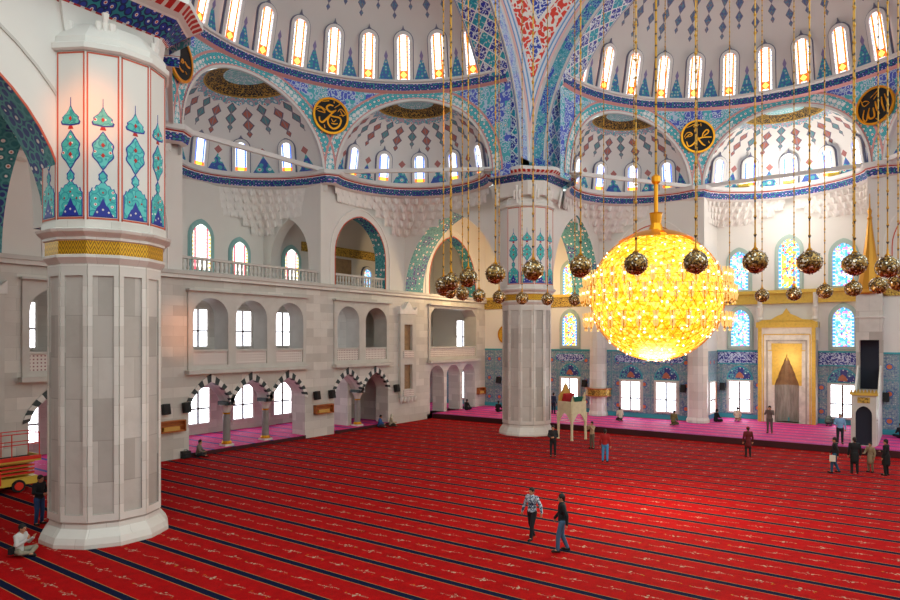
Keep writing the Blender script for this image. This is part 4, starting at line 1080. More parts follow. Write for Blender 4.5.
# ------------------------------------------------------------------ the two great pillars
def great_pillar(x, y, label, near, flipy):
    t = empty('great_pillar', (x, y, 0)); tag(t, label, 'pillar', 'great patterned pillars')
    off = PI/12
    m = MB(); m.lathe([(1.95, 0), (1.95, .12), (1.88, .3), (1.68, .55), (1.66, .68)], 12, (0, 0, 0), 'marble', off); m.build('base', t)
    m = MB(); Rs = 1.65; m.lathe([(Rs, .65), (Rs, 8.85)], 12, (0, 0, 0), 'marble_grey', off)
    ap = Rs*math.cos(PI/12); hw = Rs*math.sin(PI/12)
    for k in range(12):
        a = 2*PI*k/12; U = Vector((-math.sin(a), math.cos(a), 0)); Wn = Vector((math.cos(a), math.sin(a), 0))
        P = frameP(Wn*ap, U, (0, 0, 1), Wn)
        m.panel([(-hw, .75), (hw, .75), (hw+.0, 8.75), (-hw, 8.75)], [([(-hw+.13, .98), (hw-.13, .98), (hw-.13, 8.4), (-hw+.13, 8.4)], 'marble_grey')], P, .06, 0, 'marble')
    m.build('shaft', t)
    m = MB(); m.lathe([(1.68, 8.75), (1.84, 8.95), (1.84, 9.03), (1.76, 9.06)], 12, (0, 0, 0), 'marble', off)
    m.lathe([(1.76, 9.46), (1.84, 9.5), (1.84, 9.58), (2.02, 9.72), (2.05, 9.8), (1.88, 9.86), (1.88, 10.06)], 12, (0, 0, 0), 'marble', off); m.build('neck_moulding', t)
    m = MB(); m.lathe([(1.78, 9.05), (1.78, 9.47)], 12, (0, 0, 0), 'gold_band', off); m.build('gold_band', t)
    # painted upper part
    Rp = 1.85; ap = Rp*math.cos(PI/12); hw = Rp*math.sin(PI/12)
    m = MB(); m.lathe([(Rp, 10.03), (Rp, 15.3)], 12, (0, 0, 0), 'plaster', off)
    def leaf(z0, z1, w_, sharp=1.0, base=0.0):
        pts = []
        n = 18
        for i in range(n+1):
            s = i/n; ww = w_*math.sin(PI*(s**sharp))*(1+.12*math.cos(6*PI*s))+base*(1-s)
            pts.append((max(ww, .001), z0+(z1-z0)*s))
        return pts+[(-p[0], p[1]) for p in pts[::-1]]
    def palm(z0, w_, h):
        r = [(.0, 0), (.35, .02), (.9, .06), (1.0, .2), (.8, .32), (.85, .42), (.6, .55), (.42, .62), (.2, .8), (.03, 1.0)]
        pts = [(w_*a, z0+h*b) for a, b in r]
        return pts+[(-p[0], p[1]) for p in pts[:0:-1]]
    def blk(z0, w_, h):
        r = [(1, 0), (1, .74), (.86, .8), (.8, .9), (.62, .88), (.5, .98), (.3, 1.0), (.15, 1.08)]
        pts = [(w_*a, z0+h*b) for a, b in r]
        return pts+[(-p[0], p[1]) for p in pts[::-1]]
    for k in range(12):
        a = 2*PI*k/12; U = Vector((-math.sin(a), math.cos(a), 0)); Wn = Vector((math.cos(a), math.sin(a), 0))
        f_ = flipy
        if Wn.x < -5:
            pass
        if Wn.x < -.3 or Wn.y*(-f_) > .6 and False: continue
        P = frameP(Wn*ap, U, (0, 0, 1), Wn)
        for sg in (-1, 1): m.relief([(sg*(hw-.03), 10.1), (sg*(hw-.075), 10.1), (sg*(hw-.075), 15.25), (sg*(hw-.03), 15.25)], P, 0, .008, 'red_line')
        for z in (10.12, 15.2): m.relief([(-hw+.03, z), (hw-.03, z), (hw-.03, z+.05), (-hw+.03, z+.05)], P, 0, .008, 'red_line')
        W = hw-.09
        m.relief(blk(10.19, W, 1.0), P, 0, .01, 'cobalt'); m.relief(blk(10.22, W-.03, .95), P, .01, .018, 'turq')
        tri = [(-W*.72, 10.22), (W*.72, 10.22), (W*.4, 10.5), (W*.25, 10.55), (0, 10.78), (-W*.25, 10.55), (-W*.4, 10.5)]
        m.relief(tri, P, .018, .024, 'cobalt')
        for dx, dz in ((0, 10.42), (-.16, 10.34), (.16, 10.34)): m.relief([(dx-.035, dz), (dx, dz-.04), (dx+.035, dz), (dx, dz+.04)], P, .024, .03, 'white_stone')
        for dx, dz in ((0, 10.95), (-.2, 10.75), (.2, 10.75)): m.relief([(dx-.03, dz), (dx, dz-.04), (dx+.03, dz), (dx, dz+.04)], P, .018, .026, 'red_bright')
        m.relief(leaf(11.2, 11.66, .13), P, 0, .01, 'cobalt'); m.relief(leaf(11.24, 11.6, .1), P, .01, .018, 'turq')
        m.relief(leaf(11.64, 12.85, .31), P, 0, .01, 'cobalt'); m.relief(leaf(11.69, 12.8, .275), P, .01, .018, 'turq')
        for dz in (12.1, 12.42): m.relief([(-.06, dz), (0, dz-.08), (.06, dz), (0, dz+.08)], P, .018, .026, 'red_bright')
        m.relief([(-.09, 12.88), (.09, 12.88), (.05, 12.98), (-.05, 12.98)], P, 0, .01, 'red_bright')
        m.relief(palm(12.98, .32, .62), P, 0, .01, 'cobalt'); m.relief(palm(13.02, .28, .54), P, .01, .018, 'turq')
        m.relief([(-.05, 13.2), (0, 13.12), (.05, 13.2), (0, 13.28)], P, .018, .026, 'red_bright')
        m.relief([(-.012, 13.55), (.012, 13.55), (.008, 13.85), (-.008, 13.85)], P, 0, .01, 'cobalt')
    m.build('painted_shaft', t)
    # capital block with stalactite corners
    m = MB(); f = flipy
    foot = [(-1.7, 2.0*f), (.75, 2.0*f), (1.45, 1.3*f), (1.45, -1.7*f), (-1.7, -1.7*f)] if False else [(-1.7, 2.0*f), (1.2, 2.0*f), (2.0, 1.2*f), (2.0, -1.7*f), (-1.7, -1.7*f)]
    if near: foot = [(-1.7, 2.0*f), (.2, 2.0*f), (.6, 1.6*f), (.6, -1.7*f), (-1.7, -1.7*f)]
    top = 16.9
    def prismz(pts, z0, z1, mm, sc0=1.0, sc1=1.0):
        n = len(pts); A = [(p[0]*sc0, p[1]*sc0, z0) for p in pts]; B = [(p[0]*sc1, p[1]*sc1, z1) for p in pts]
        for i in range(n): m.face([A[i], A[(i+1) % n], B[(i+1) % n], B[i]], mm)
        m.face(A, mm); m.face(B, mm)
    m.lathe([(1.9, 15.28), (1.98, 15.34), (1.98, 15.5), (1.9, 15.55)], 12, (0, 0, 0), 'plaster', off)
    m.lathe([(1.88, 15.5), (1.86, 15.75), (1.4, 16.3)], 12, (0, 0, 0), 'plaster', off)
    prismz(foot, 16.0, 16.9, 'plaster', .92, 1.0)
    for cx_, cy_ in ([(1.35, -.72), (1.05, 1.15), (.35, -1.5), (0.1, 1.75)] if near else [((.95+2.3)/2, (.95+2.3)/2*f), (.4, 2.15*f), (2.15, .4*f), (-1.3, 2.15*f), (2.15, -1.3*f)]):
        dirv = Vector((cx_, cy_, 0)).normalized(); tv = Vector((-dirv.y, dirv.x, 0))
        for lv in range(4):
            for j in range(-(3-lv), 4-lv):
                r = Vector((cx_, cy_, 0)).length*.88+.02+.07*(3-lv)*0+.05*(lv)
                c = dirv*r+tv*(j*.19)+Vector((0, 0, 15.62+.3*lv if False else 15.6+.28*(3-lv)*0+.28*lv))
                if abs(j) <= lv: m.lathe([(0, -.16), (.07, -.1), (.1, .1), (.11, .18)], 6, c, 'carved')
    m.build('capital', t)
    # cornice round the head of the pillar
    m = MB(); f0 = [(-2.0, 2.9*f), (1.1, 2.9*f), (2.4, 1.5*f), (2.4, -2.0*f)] if near else [(-2.0, 2.75*f), (1.05, 2.75*f), (2.75, 1.05*f), (2.75, -2.0*f)]
    pr = [(.7, 16.85, 'surround_white'), (.72, 16.9, 'cornice_red'), (.88, 17.3, 'cornice_blue'), (.92, 17.36, 'surround_white'), (1.0, 17.5, 'cornice_red'), (1.0, 17.72, 'surround_white')]
    acc = 0
    for i in range(3):
        a, b = f0[i], f0[i+1]; ln = math.hypot(b[0]-a[0], b[1]-a[1])
        for q in range(1, len(pr)):
            s0, z0, _ = pr[q-1]; s1, z1, mm = pr[q]
            if near:
                lo = [(-2.0, 2.1*f), (.1, 2.1*f), (.55, 1.65*f), (.55, -2.0*f)]; g0, g1 = (s0-.7)/.3, (s1-.7)/.3
                IP = lambda j, g_, z_: (lo[j][0]+(f0[j][0]-lo[j][0])*g_, lo[j][1]+(f0[j][1]-lo[j][1])*g_, z_)
                m.face([IP(i, g0, z0), IP(i+1, g0, z0), IP(i+1, g1, z1), IP(i, g1, z1)], mm, [(acc, 0), (acc+ln, 0), (acc+ln, 1), (acc, 1)]); continue
            m.face([(a[0]*s0, a[1]*s0, z0), (b[0]*s0, b[1]*s0, z0), (b[0]*s1, b[1]*s1, z1), (a[0]*s1, a[1]*s1, z1)], mm, [(acc, 0), (acc+ln, 0), (acc+ln, 1), (acc, 1)])
        acc += ln
    m.face([(p[0], p[1], 17.72) for p in f0], 'surround_white'); m.face([(p[0]*(.2 if near else .7), p[1]*(.6 if near else .7), 16.87) for p in f0], 'surround_white')
    m.build('cornice', t)
    # core above the cornice carrying the two arches
    m = MB(); m.bb(-1.8, .6, -.7*f, -1.9*f if False else 1.85*f, 17.7, 18.5, 'plaster'); m.build('impost', t)
    return t
great_pillar(-22.1, 40.0, 'great octagonal marble pillar in the centre carrying both tiled arches', False, -1)
great_pillar(-22.1, 11.2, 'nearest great marble pillar at the left with painted leaves and gold band', True, 1)
# cornice running from the near pillar over the near arch
m = MB(); acc = 0
pr = [(0.7, 16.85), (.75, 16.9), (1.45, 17.3), (1.55, 17.36), (1.9, 17.5), (1.9, 17.72)]; pr = [(a_-.7-.7, b_) for a_, b_ in pr]; ms = ['cornice_red', 'cornice_blue', 'surround_white', 'cornice_red', 'surround_white']
for q in range(1, 6):
    a, b = pr[q-1], pr[q]; m.face([(-20.95+a[0], -4, a[1]), (-20.95+a[0], 9.5, a[1]), (-20.95+b[0], 9.5, b[1]), (-20.95+b[0], -4, b[1])], ms[q-1], [(0, 0), (13.5, 0), (13.5, 1), (0, 1)])
struct(m.build('trim_near_cornice'))

# ------------------------------------------------------------------ medallions with lettering
def smooth_path(pts, k=5):
    if len(pts) < 3: return pts
    out = []
    P = [pts[0]]+list(pts)+[pts[-1]]
    for i in range(1, len(P)-2):
        for j in range(k):
            t = j/k; q = []
            for d in (0, 1):
                a, b, c, e = P[i-1][d], P[i][d], P[i+1][d], P[i+2][d]
                q.append(.5*((2*b)+(-a+c)*t+(2*a-5*b+4*c-e)*t*t+(-a+3*b-3*c+e)*t**3))
            out.append(tuple(q))
    out.append(pts[-1]); return out
def medallion(P, r, strokes, ctr, R_, label):
    t = empty('calligraphy_medallion', P(0, 0, 0)); tag(t, label, 'medallion', 'round gilded script medallions'); O = P(0, 0, 0)
    circ = lambda rr, n=40: [(rr*math.cos(2*PI*i/n), rr*math.sin(2*PI*i/n)) for i in range(n)]
    m = MB(); m.relief(circ(r*.9), P, 0, .1, 'dark'); m.build('disc', t, loc=O)
    m = MB(); m.panel(circ(r), [(circ(r*.885), 'gold_bright')], P, .16, 0, 'gold_bright'); m.build('rim', t, loc=O)
    m = MB()
    for s in strokes:
        wd = s[0]; pts = smooth_path([((p[0]-ctr[0])/R_*r, -(p[1]-ctr[1])/R_*r) for p in s[1]])
        n = len(pts)
        for i in range(n-1):
            a, b = pts[i], pts[i+1]; d = Vector((b[0]-a[0], b[1]-a[1])); 
            if d.length < 1e-6: continue
            nv = Vector((-d.y, d.x)).normalized()
            wa = wd*r*(.55+.45*math.sin(PI*(i+.3)/n)); wb = wd*r*(.55+.45*math.sin(PI*(i+1.3)/n))
            m.relief([(a[0]+nv.x*wa, a[1]+nv.y*wa), (a[0]-nv.x*wa, a[1]-nv.y*wa), (b[0]-nv.x*wb, b[1]-nv.y*wb), (b[0]+nv.x*wb, b[1]+nv.y*wb)], P, .1, .14, 'gold_bright')
    m.build('lettering', t, loc=O)
M1 = [(.05, [(345, 185), (300, 178), (262, 210), (275, 245), (320, 262), (380, 232)]), (.05, [(380, 232), (330, 275), (290, 320), (245, 370), (205, 405), (175, 385), (170, 340)]), (.05, [(290, 305), (350, 315), (420, 320), (440, 360), (410, 430), (345, 465), (290, 430), (275, 370), (300, 320)]), (.03, [(320, 400), (360, 405), (400, 395)]), (.028, [(205, 150), (290, 128)]), (.03, [(355, 125), (355, 150)]), (.025, [(360, 205), (430, 150)]), (.022, [(130, 260), (190, 230), (240, 280), (150, 270)]), (.022, [(120, 230), (180, 215), (250, 250)]), (.022, [(400, 250), (440, 210), (500, 270), (420, 290)]), (.022, [(430, 230), (470, 300)]), (.02, [(230, 430), (240, 470)]), (.022, [(320, 345), (345, 380), (380, 350)])]
M2 = [(.045, [(250, 215), (275, 290), (300, 340), (355, 410), (390, 430)]), (.045, [(150, 370), (175, 435), (230, 410), (290, 350), (350, 322), (470, 320)]), (.04, [(350, 320), (360, 270), (400, 225), (430, 235), (420, 265), (370, 300)]), (.022, [(120, 310), (150, 260), (200, 250), (220, 290), (160, 310)]), (.022, [(130, 330), (180, 280), (230, 270)]), (.022, [(150, 190), (260, 140), (240, 180), (310, 150)]), (.022, [(270, 440), (265, 480)]), (.022, [(430, 370), (440, 400)]), (.02, [(330, 130), (335, 170)])]
M3 = [(.045, [(300, 270), (315, 350), (350, 440)]), (.04, [(375, 240), (385, 330), (415, 425)]), (.035, [(410, 215), (450, 340)]), (.035, [(165, 340), (150, 440), (190, 480), (215, 380), (230, 330)]), (.045, [(215, 370), (230, 460), (290, 450), (275, 340)]), (.022, [(120, 200), (160, 290), (230, 260)]), (.022, [(240, 210), (340, 140)]), (.02, [(280, 240), (340, 170)]), (.022, [(305, 480), (325, 500)]), (.02, [(130, 240), (180, 230), (220, 250)])]
M4 = [(.045, [(290, 320), (340, 350), (400, 345)]), (.04, [(240, 360), (262, 330), (235, 320), (215, 360)]), (.035, [(150, 250), (160, 400), (250, 450)]), (.035, [(60, 300), (110, 420), (180, 380)]), (.022, [(300, 420), (330, 440)]), (.025, [(240, 430), (265, 440)]), (.03, [(80, 200), (170, 170)])]
def med_frame(side, az, z, r=11.38, lean=.0):
    L = SIDES[side]['L']; a = math.radians(az)
    O = L(r*math.sin(a), z, r*math.cos(a)); U = L(math.cos(a), 0, -math.sin(a))-L(0, 0, 0); Wd = L(-math.sin(a), 0, -math.cos(a))-L(0, 0, 0)
    if U.cross(Vector((0, 0, 1))).dot(Wd) < 0: U = -U
    return frameP(O, U, (0, 0, 1), Wd)
medallion(med_frame('left', 29, 21.35), 1.22, M1, (315, 310), 225, 'round black and gold script disc between the two left half domes')
medallion(med_frame('left', -29, 21.35), 1.22, M4, (220, 320), 240, 'script disc half hidden behind the head of the near pillar')
medallion(med_frame('front', -29, 21.35), 1.22, M2, (295, 305), 220, 'round black and gold script disc above the right of the chandelier')
medallion(med_frame('front', 29, 21.35), 1.22, M3, (295, 320), 235, 'rightmost black and gold script disc behind the hanging chains')

# ------------------------------------------------------------------ chandelier
cz = 8.1; RC = 2.5
t = empty('chandelier', (-8.3, 25.3, cz)); tag(t, 'huge glowing golden spherical chandelier in the middle of the hall', 'chandelier')
m = MB(); m.sphere((0, 0, 0), RC-.06, 'glow_gold', 48, 24); m.build('glowing_globe', t, smooth=True)
bm = bmesh.new(); bmesh.ops.create_icosphere(bm, subdivisions=4, radius=RC)
m = MB()
for e in bm.edges:
    a, b = e.verts[0].co.copy(), e.verts[1].co.copy(); m.tube([a, b], .009, 3, 'gold', caps=False)
vs = [v.co.copy() for v in bm.verts]; bm.free()
m.build('lattice', t)
m = MB(); first = None; cnt = 0
m2 = MB()
for i, v in enumerate(vs):
    if v.z < RC*.75 and (i*7) % 10 < 3:
        c = v*1.02; m2.sphere(v*1.0, .034, 'bulb', 6, 4)
bl = m2.build('light_bulbs', t); bl['kind'] = 'stuff'
# shallow golden cover with slits and stem
m = MB()
for k in range(6):
    a0 = 2*PI*k/6+.08; a1 = 2*PI*(k+1)/6-.08
    for j in range(5):
        for i in range(6):
            def q(i_, j_):
                a = a0+(a1-a0)*i_/6; e = math.radians(57+j_*5.0); rr = RC+.06; return (rr*math.cos(e)*math.cos(a), rr*math.cos(e)*math.sin(a), rr*math.sin(e))
            m.face([q(i, j), q(i+1, j), q(i+1, j+1), q(i, j+1)], 'gold_bright')
m.build('cover', t)
m = MB(); m.lathe([(.12, 2.2), (.42, 2.3), (.3, 2.5), (.2, 2.8), (.24, 3.15), (.26, 3.2), (0, 3.2)], 12, (0, 0, 0), 'gold_bright'); m.build('cone', t, smooth=False)
m = MB(); m.tube([(0, 0, 3.2), (0, 0, 4.4)], .08, 8, 'gold_bright'); m.lathe([(.08, 4.3), (.18, 4.4), (.18, 4.6), (.06, 4.7)], 8, (0, 0, 0), 'gold_bright'); m.build('stem', t)
m = MB(); m.tube([(0, 0, 4.6), (0, 0, 31)], .045, 6, 'chain_gold'); m.build('chain', t)
# rings of crystal lamp clusters standing off the globe
m = MB()
random.seed(3)
for k in range(5):
    a = k*2*PI/5; 
    for h in range(3): m.tube([(.05*math.cos(a), .05*math.sin(a), -.2+.17*h), (.1*math.cos(a), .1*math.sin(a), .0+.17*h)], .016, 4, 'amber_rod')
m.tube([(0, 0, -.28), (0, 0, .34)], .02, 5, 'gold'); m.tube([(0, 0, 0), (-.3, 0, 0)], .014, 4, 'gold'); m.sphere((0, 0, .1), .05, 'bulb', 6, 4); m.sphere((0, 0, -.32), .04, 'amber_rod', 6, 4)
lamp = None
for ringz, rr, n, ph in ((.6, 2.7, 34, 0), (.0, 2.82, 34, .5), (-1.0, 2.7, 30, 0)):
    for k in range(n):
        a = 2*PI*(k+ph)/n; rad = math.sqrt(max((RC+.36)**2-ringz**2, 1)) if ringz < 0 else rr
        if lamp is None: lamp = m.build('crystal_lamp', t); b = lamp
        else: b = lamp.copy(); C.objects.link(b); b.parent = t
        b.location = (rad*math.cos(a), rad*math.sin(a), ringz); b.rotation_euler = (0, 0, a)
light('chandelier_light', 'POINT', (-8.3, 25.3, cz-3.3), 650, (1, .84, .62), 1.2)

# ------------------------------------------------------------------ ring of small crystal balls
def ball_proto():
    t = empty('hanging_ball_lamp', (0, 0, 0)); t['category'] = 'lamp'
    bm = bmesh.new(); bmesh.ops.create_icosphere(bm, subdivisions=3, radius=.31)
    m = MB(); rnd = random.Random(5)
    vs = [v.co.copy()*(1+rnd.uniform(-.02, .035)) for v in bm.verts]; m.idx(vs, [tuple(v.index for v in f.verts) for f in bm.faces], 'crystal_globe')
    for v in list(bm.verts)[::3]:
        n = v.co.normalized(); m.tube([n*.3, n*.335], [.022, .004], 4, 'crystal_globe', caps=False)
    bm.free(); m.build('globe', t)
    m = MB(); m.lathe([(.06, .3), (.08, .33), (.03, .38), (.025, .5)], 8, (0, 0, 0), 'gold'); m.build('cap', t)
    m = MB(); m.tube([(0, 0, .45), (0, 0, 31)], .021, 5, 'chain_gold')
    for k in range(60): m.lathe([(.02, -.05), (.042, 0), (.02, .05)], 5, (0, 0, .7+.48*k), 'chain_gold')
    m.build('chain', t); return t
proto = ball_proto(); used = False
import itertools
def ball_label(k, n):
    ang = (k*11.25) % 360
    return n
sel = []
for k in range(34):
    a = 2*PI*(k+.9)/34
    x, y = -8.33+8.2*math.cos(a), 25.27+8.2*math.sin(a)
    th = math.atan(470/657.6); D = -x*math.sin(th)+y*math.cos(th); Lx = x*math.cos(th)+y*math.sin(th)
    if 450+657.6*Lx/D < 915: sel.append((450+657.6*Lx/D, D, x, y))
near = sorted([s for s in sel if s[1] < 25.4]); far = sorted([s for s in sel if s[1] >= 25.4])
ordw = ['first', 'second', 'third', 'fourth', 'fifth', 'sixth', 'seventh', 'eighth', 'ninth', 'tenth', 'eleventh', 'twelfth', 'thirteenth', 'fourteenth', 'fifteenth', 'sixteenth', 'seventeenth', 'eighteenth']
for lst, nm in ((near, 'larger nearer'), (far, 'smaller farther')):
    for i, s in enumerate(lst):
        o = proto if not used else copy_tree(proto); used = True
        o.location = (s[2], s[3], 8.45)
        o['label'] = 'sparkling bronze ball lamp on a chain, %s from the left in the %s row' % (ordw[i], nm)
        o['group'] = 'ring of small ball lamps round the chandelier'

# ------------------------------------------------------------------ minbar
t = empty('pulpit_staircase', (-2.6, 44.0, .4)); tag(t, 'tall grey marble pulpit stair with arched doorway, canopy and golden spire', 'pulpit')
hw = .6
Pf = frameP((0, 0, 0), (1, 0, 0), (0, 0, 1), (0, -1, 0))
m = MB(); m.panel([(-hw, 0), (hw, 0), (hw, 2.85), (-hw, 2.85)], [(arch_pts(-.4, .4, 1.75, 2.25, 7, base=.01), 'frame_marble')], Pf, .0, -.5, 'frame_marble'); m.build('portal', t)
m = MB(); m.face([(-.4, .2, 0), (.4, .2, 0), (.4, .2, 2.3), (-.4, .2, 2.3)], 'curtain'); m.build('door_curtain', t)
m = MB(); m.bb(-.68, .68, -.08, .56, 2.85, 3.0, 'mihrab_gold')
for k in range(8):
    x = -.6+.171*k; m.relief([(x-.07, 3.0), (x+.07, 3.0), (x+.05, 3.12), (x, 3.22), (x-.05, 3.12)], Pf, .06, .0, 'mihrab_gold')
m.relief([(-.3, 2.42), (.3, 2.42), (.3, 2.75), (-.3, 2.75)], Pf, 0, .03, 'gold_script'); m.build('crest', t)
for x in (-.6, .6):
    m = MB(); Ps = frameP((x, 0, 0), (0, 1, 0), (0, 0, 1), (1, 0, 0))
    m.panel([(.5, 0), (6.0, 0), (6.0, 4.3), (5.0, 4.2), (.5, 1.3)], [], Ps, .06, -.06, 'frame_marble', rim='marble'); m.build('side_panel', t)
    m = MB(); m.tube([(x, .5, 1.45), (x, 5.0, 4.4)], .06, 6, 'marble'); m.build('handrail', t)
m = MB()
for k in range(13): m.bb(-.54, .54, .6+.34*k, 6.0, 0.22*k, .22*(k+1), 'marble')
m.build('steps', t)
m = MB()
for x in (-.62, .62):
    for y in (5.0, 6.0): m.bb(x-.09, x+.09, y-.09, y+.09, 2.8, 6.1, 'marble_grey')
m.bb(-.71, .71, 4.9, 6.1, 6.0, 8.9, 'marble_grey'); m.bb(-.78, .78, 4.83, 6.17, 7.4, 7.5, 'marble'); m.bb(-.53, .53, 5.92, 6.0, 2.8, 6.0, 'curtain'); m.build('canopy_tower', t)
m = MB(); m.lathe([(.85, 8.9), (.9, 9.0), (.75, 9.2), (.5, 10.5), (.22, 12.6), (.12, 13.6), (.16, 13.75), (.08, 13.9), (.13, 14.2), (.05, 14.4), (.02, 15.3), (0, 15.3)], 12, (0, 5.5, 0), 'spire_gold'); m.build('spire', t)

# ------------------------------------------------------------------ preacher's chair
t = empty('preaching_chair', (-18.35, 39.25, 0), math.radians(-20)); tag(t, 'ornate ivory preaching chair on four tall legs with red cushion, beside the centre pillar', 'preaching chair')
s = .62
for x in (-s, s):
    for y in (-s, s):
        m = MB(); m.tube([(x, y, 0), (x, y, .12), (x*.97, y*.97, .8), (x, y, 1.75)], [.1, .075, .085, .11], 8, 'ivory'); m.build('leg', t)
m = MB()
for sg in (-1, 1):
    m.panel([(-s, 1.2), (s, 1.2), (s, 2.45), (-s, 2.45)], [([(-.5, 1.2+.003)]+[(-.5+k/8, 1.2+.5*math.sin(PI*k/8)) for k in range(1, 8)]+[(.5, 1.2+.003)], 'ivory')], lambda u, v, w_: (u, sg*(s-w_), v), -.05, .05, 'ivory')
    m.panel([(-s, 1.2), (s, 1.2), (s, 2.45), (-s, 2.45)], [([(-.5, 1.2+.003)]+[(-.5+k/8, 1.2+.5*math.sin(PI*k/8)) for k in range(1, 8)]+[(.5, 1.2+.003)], 'ivory')], lambda u, v, w_: (sg*(s-w_), u, v), -.05, .05, 'ivory')
m.bb(-s, s, -s, s, 1.8, 1.9, 'ivory'); m.build('seat_box', t)
m = MB(); m.relief([(-s, 2.4), (s, 2.4), (s, 2.75), (s*.75, 2.95), (s*.5, 3.05), (s*.25, 3.4), (0, 3.6), (-s*.25, 3.4), (-s*.5, 3.05), (-s*.75, 2.95), (-s, 2.75)], lambda u, v, w_: (-s+w_, u, v), 0, .1, 'wood_light'); m.build('backrest', t)
m = MB(); m.relief([(-s, 2.4), (-s+.05, 2.9), (-.25, 2.6), (.2, 2.5), (s-.05, 3.0), (s, 2.4)], lambda u, v, w_: (u, s-w_, v), 0, .08, 'ivory'); m.build('side_rail', t)
m = MB(); m.box((-.35, 0, 2.62), (.22, .8, .6), 'red_cloth', Matrix.Rotation(.3, 3, 'Y')); m.build('red_cushion', t)
m = MB(); m.box((.45, 0, 2.6), (.1, .9, .35), 'green_cloth', Matrix.Rotation(.5, 3, 'Y')); m.build('green_cloth', t)
m = MB(); m.relief([(-s, 2.4), (-s+.1, 2.8), (-s+.25, 2.45)], lambda u, v, w_: (s-w_, u, v), 0, .08, 'ivory'); m.relief([(s, 2.4), (s-.05, 3.05), (s-.25, 2.45)], lambda u, v, w_: (s-w_, u, v), 0, .08, 'ivory'); m.build('corner_post', t)

# ------------------------------------------------------------------ lift
t = empty('scissor_lift', (-31.3, 11.15, 0)); tag(t, 'red and yellow scissor lift parked on the carpet behind the near pillar', 'lift')
m = MB(); m.bb(-.55, .55, -1.6, 1.5, .3, .62, 'lift_yellow'); m.bb(.52, .6, -1.4, -.3, .35, .95, 'lift_red'); m.bb(.55, .63, -.6, .1, .4, .98, 'lift_red'); m.build('chassis', t)
for x in (-.5, .5):
    for y in (-1.2, .75):
        m = MB(); c = x; sgn = 1 if x > 0 else -1
        pts = [(.26*math.cos(2*PI*k/20), .28+.26*math.sin(2*PI*k/20)) for k in range(20)]; m.relief(pts, lambda u, v, w_: (c+sgn*w_, y+u, v), -.1, .12, 'rubber'); wo = m.build('wheel', t)
        m = MB(); pts = [(.17*math.cos(2*PI*k/16), .28+.17*math.sin(2*PI*k/16)) for k in range(16)]; m.relief(pts, lambda u, v, w_: (c+sgn*w_, y+u, v), .1, .15, 'lift_red'); m.build('hub', wo)
for i, z in enumerate((.7, .86, 1.02, 1.18)):
    m = MB(); m.bb(-.4, .45, -1.5, 1.4, z, z+.08, 'lift_yellow'); m.bb(.4, .5, -1.5, 1.4, z+.04, z+.11, 'lift_red'); m.build('scissor_arm', t)
m = MB(); m.bb(-.55, .6, -1.7, 1.6, 1.32, 1.38, 'rubber'); m.bb(.54, .64, -1.7, 1.6, 1.34, 1.5, 'lift_red'); m.bb(.5, .62, -1.7, 1.6, 1.26, 1.34, 'lift_yellow'); m.bb(-.55, .6, 1.54, 1.62, 1.26, 1.5, 'lift_yellow'); m.build('platform', t)
m = MB()
for x in (-.5, .58):
    for z in (1.9, 2.35): m.tube([(x, -1.65, z+.1), (x, 1.55, z+.1)], .022, 6, 'lift_red')
    for y in (-1.65, -.6, .5, 1.55): m.tube([(x, y, 1.4), (x, y, 2.45)], .022, 6, 'lift_red')
for y in (-1.65, 1.55):
    for z in (2.0, 2.45): m.tube([(-.5, y, z), (.58, y, z)], .022, 6, 'lift_red')
m.build('guard_rail', t)
m = MB(); m.bb(.4, .62, -1.3, -.9, 1.5, 2.3, 'lift_red'); m.bb(.45, .7, -1.3, -.3, 2.25, 2.4, 'wood_light'); m.build('control_box', t)

# ------------------------------------------------------------------ speakers, wooden racks, clock
def speaker(loc, rz, label):
    t = empty('loudspeaker', loc, rz); tag(t, label, 'loudspeaker', 'black loudspeakers on the walls and piers')
    R_ = Matrix.Rotation(-.18, 3, 'X')
    m = MB(); m.box((0, -.25, 0), (.36, .3, .56), 'speaker_black', R_); m.build('cabinet', t)
    m = MB(); m.box((0, -.41, .0), (.3, .02, .48), 'dark', R_); m.build('grille', t)
    m = MB(); m.box((0, -.08, 0), (.08, .12, .2), 'dark'); m.build('bracket', t)
for (y, lb) in ((19.45, 'black loudspeaker just right of the near pillar, left one over the wooden rack'), (20.65, 'black loudspeaker beside the first striped arch, over the wooden rack'), (30.1, 'black loudspeaker right of the triple striped arches'), (31.45, 'black loudspeaker left of the double striped arches'), (38.2, 'black loudspeaker between the double arches and the carved niche')):
    speaker((-32.5, y, 2.75), PI/2, lb)
for x, y, lb in ((-30.9, 51.0, 'black loudspeaker on the blue tiles left of the centre pillar'), (-22.6, 51.0, 'black loudspeaker on the tiles left of the shelf column'), (-14.3, 50.0, 'black loudspeaker on the tiles left of the bare pale column'), (-12.45, 54.0, 'black loudspeaker left of the prayer niche window'), (-1.75, 50.0, 'black loudspeaker on the tiles right of the pulpit stair')):
    speaker((x, y, 2.8), 0, lb)
def rack(y0, y1, label):
    t = empty('wooden_rack', (-32.5, (y0+y1)/2, 1.5)); tag(t, label, 'rack', 'wooden wall racks on the piers'); l = (y1-y0)/2
    m = MB(); m.bb(0, .3, -l, l, 0, .06, 'wood'); m.bb(0, .3, -l, l, .55, .61, 'wood'); m.bb(0, .3, -l, -l+.06, 0, .6, 'wood'); m.bb(0, .3, l-.06, l, 0, .6, 'wood'); m.bb(0, .03, -l, l, 0, .6, 'wood'); m.build('case', t)
    m = MB(); m.bb(.05, .28, -l*.7, l*.5, .08, .3, 'wood_light'); m.bb(.05, .28, -l*.9, l*.8, .3, .34, 'wood'); m.build('shelf', t)
rack(19.1, 20.6, 'brown wooden rack right of the near pillar'); rack(30.0, 31.6, 'brown wooden rack on the pier between the triple and double arches')
rack(49.6, 50.7, 'small brown wooden rack near the far corner of the left wall')
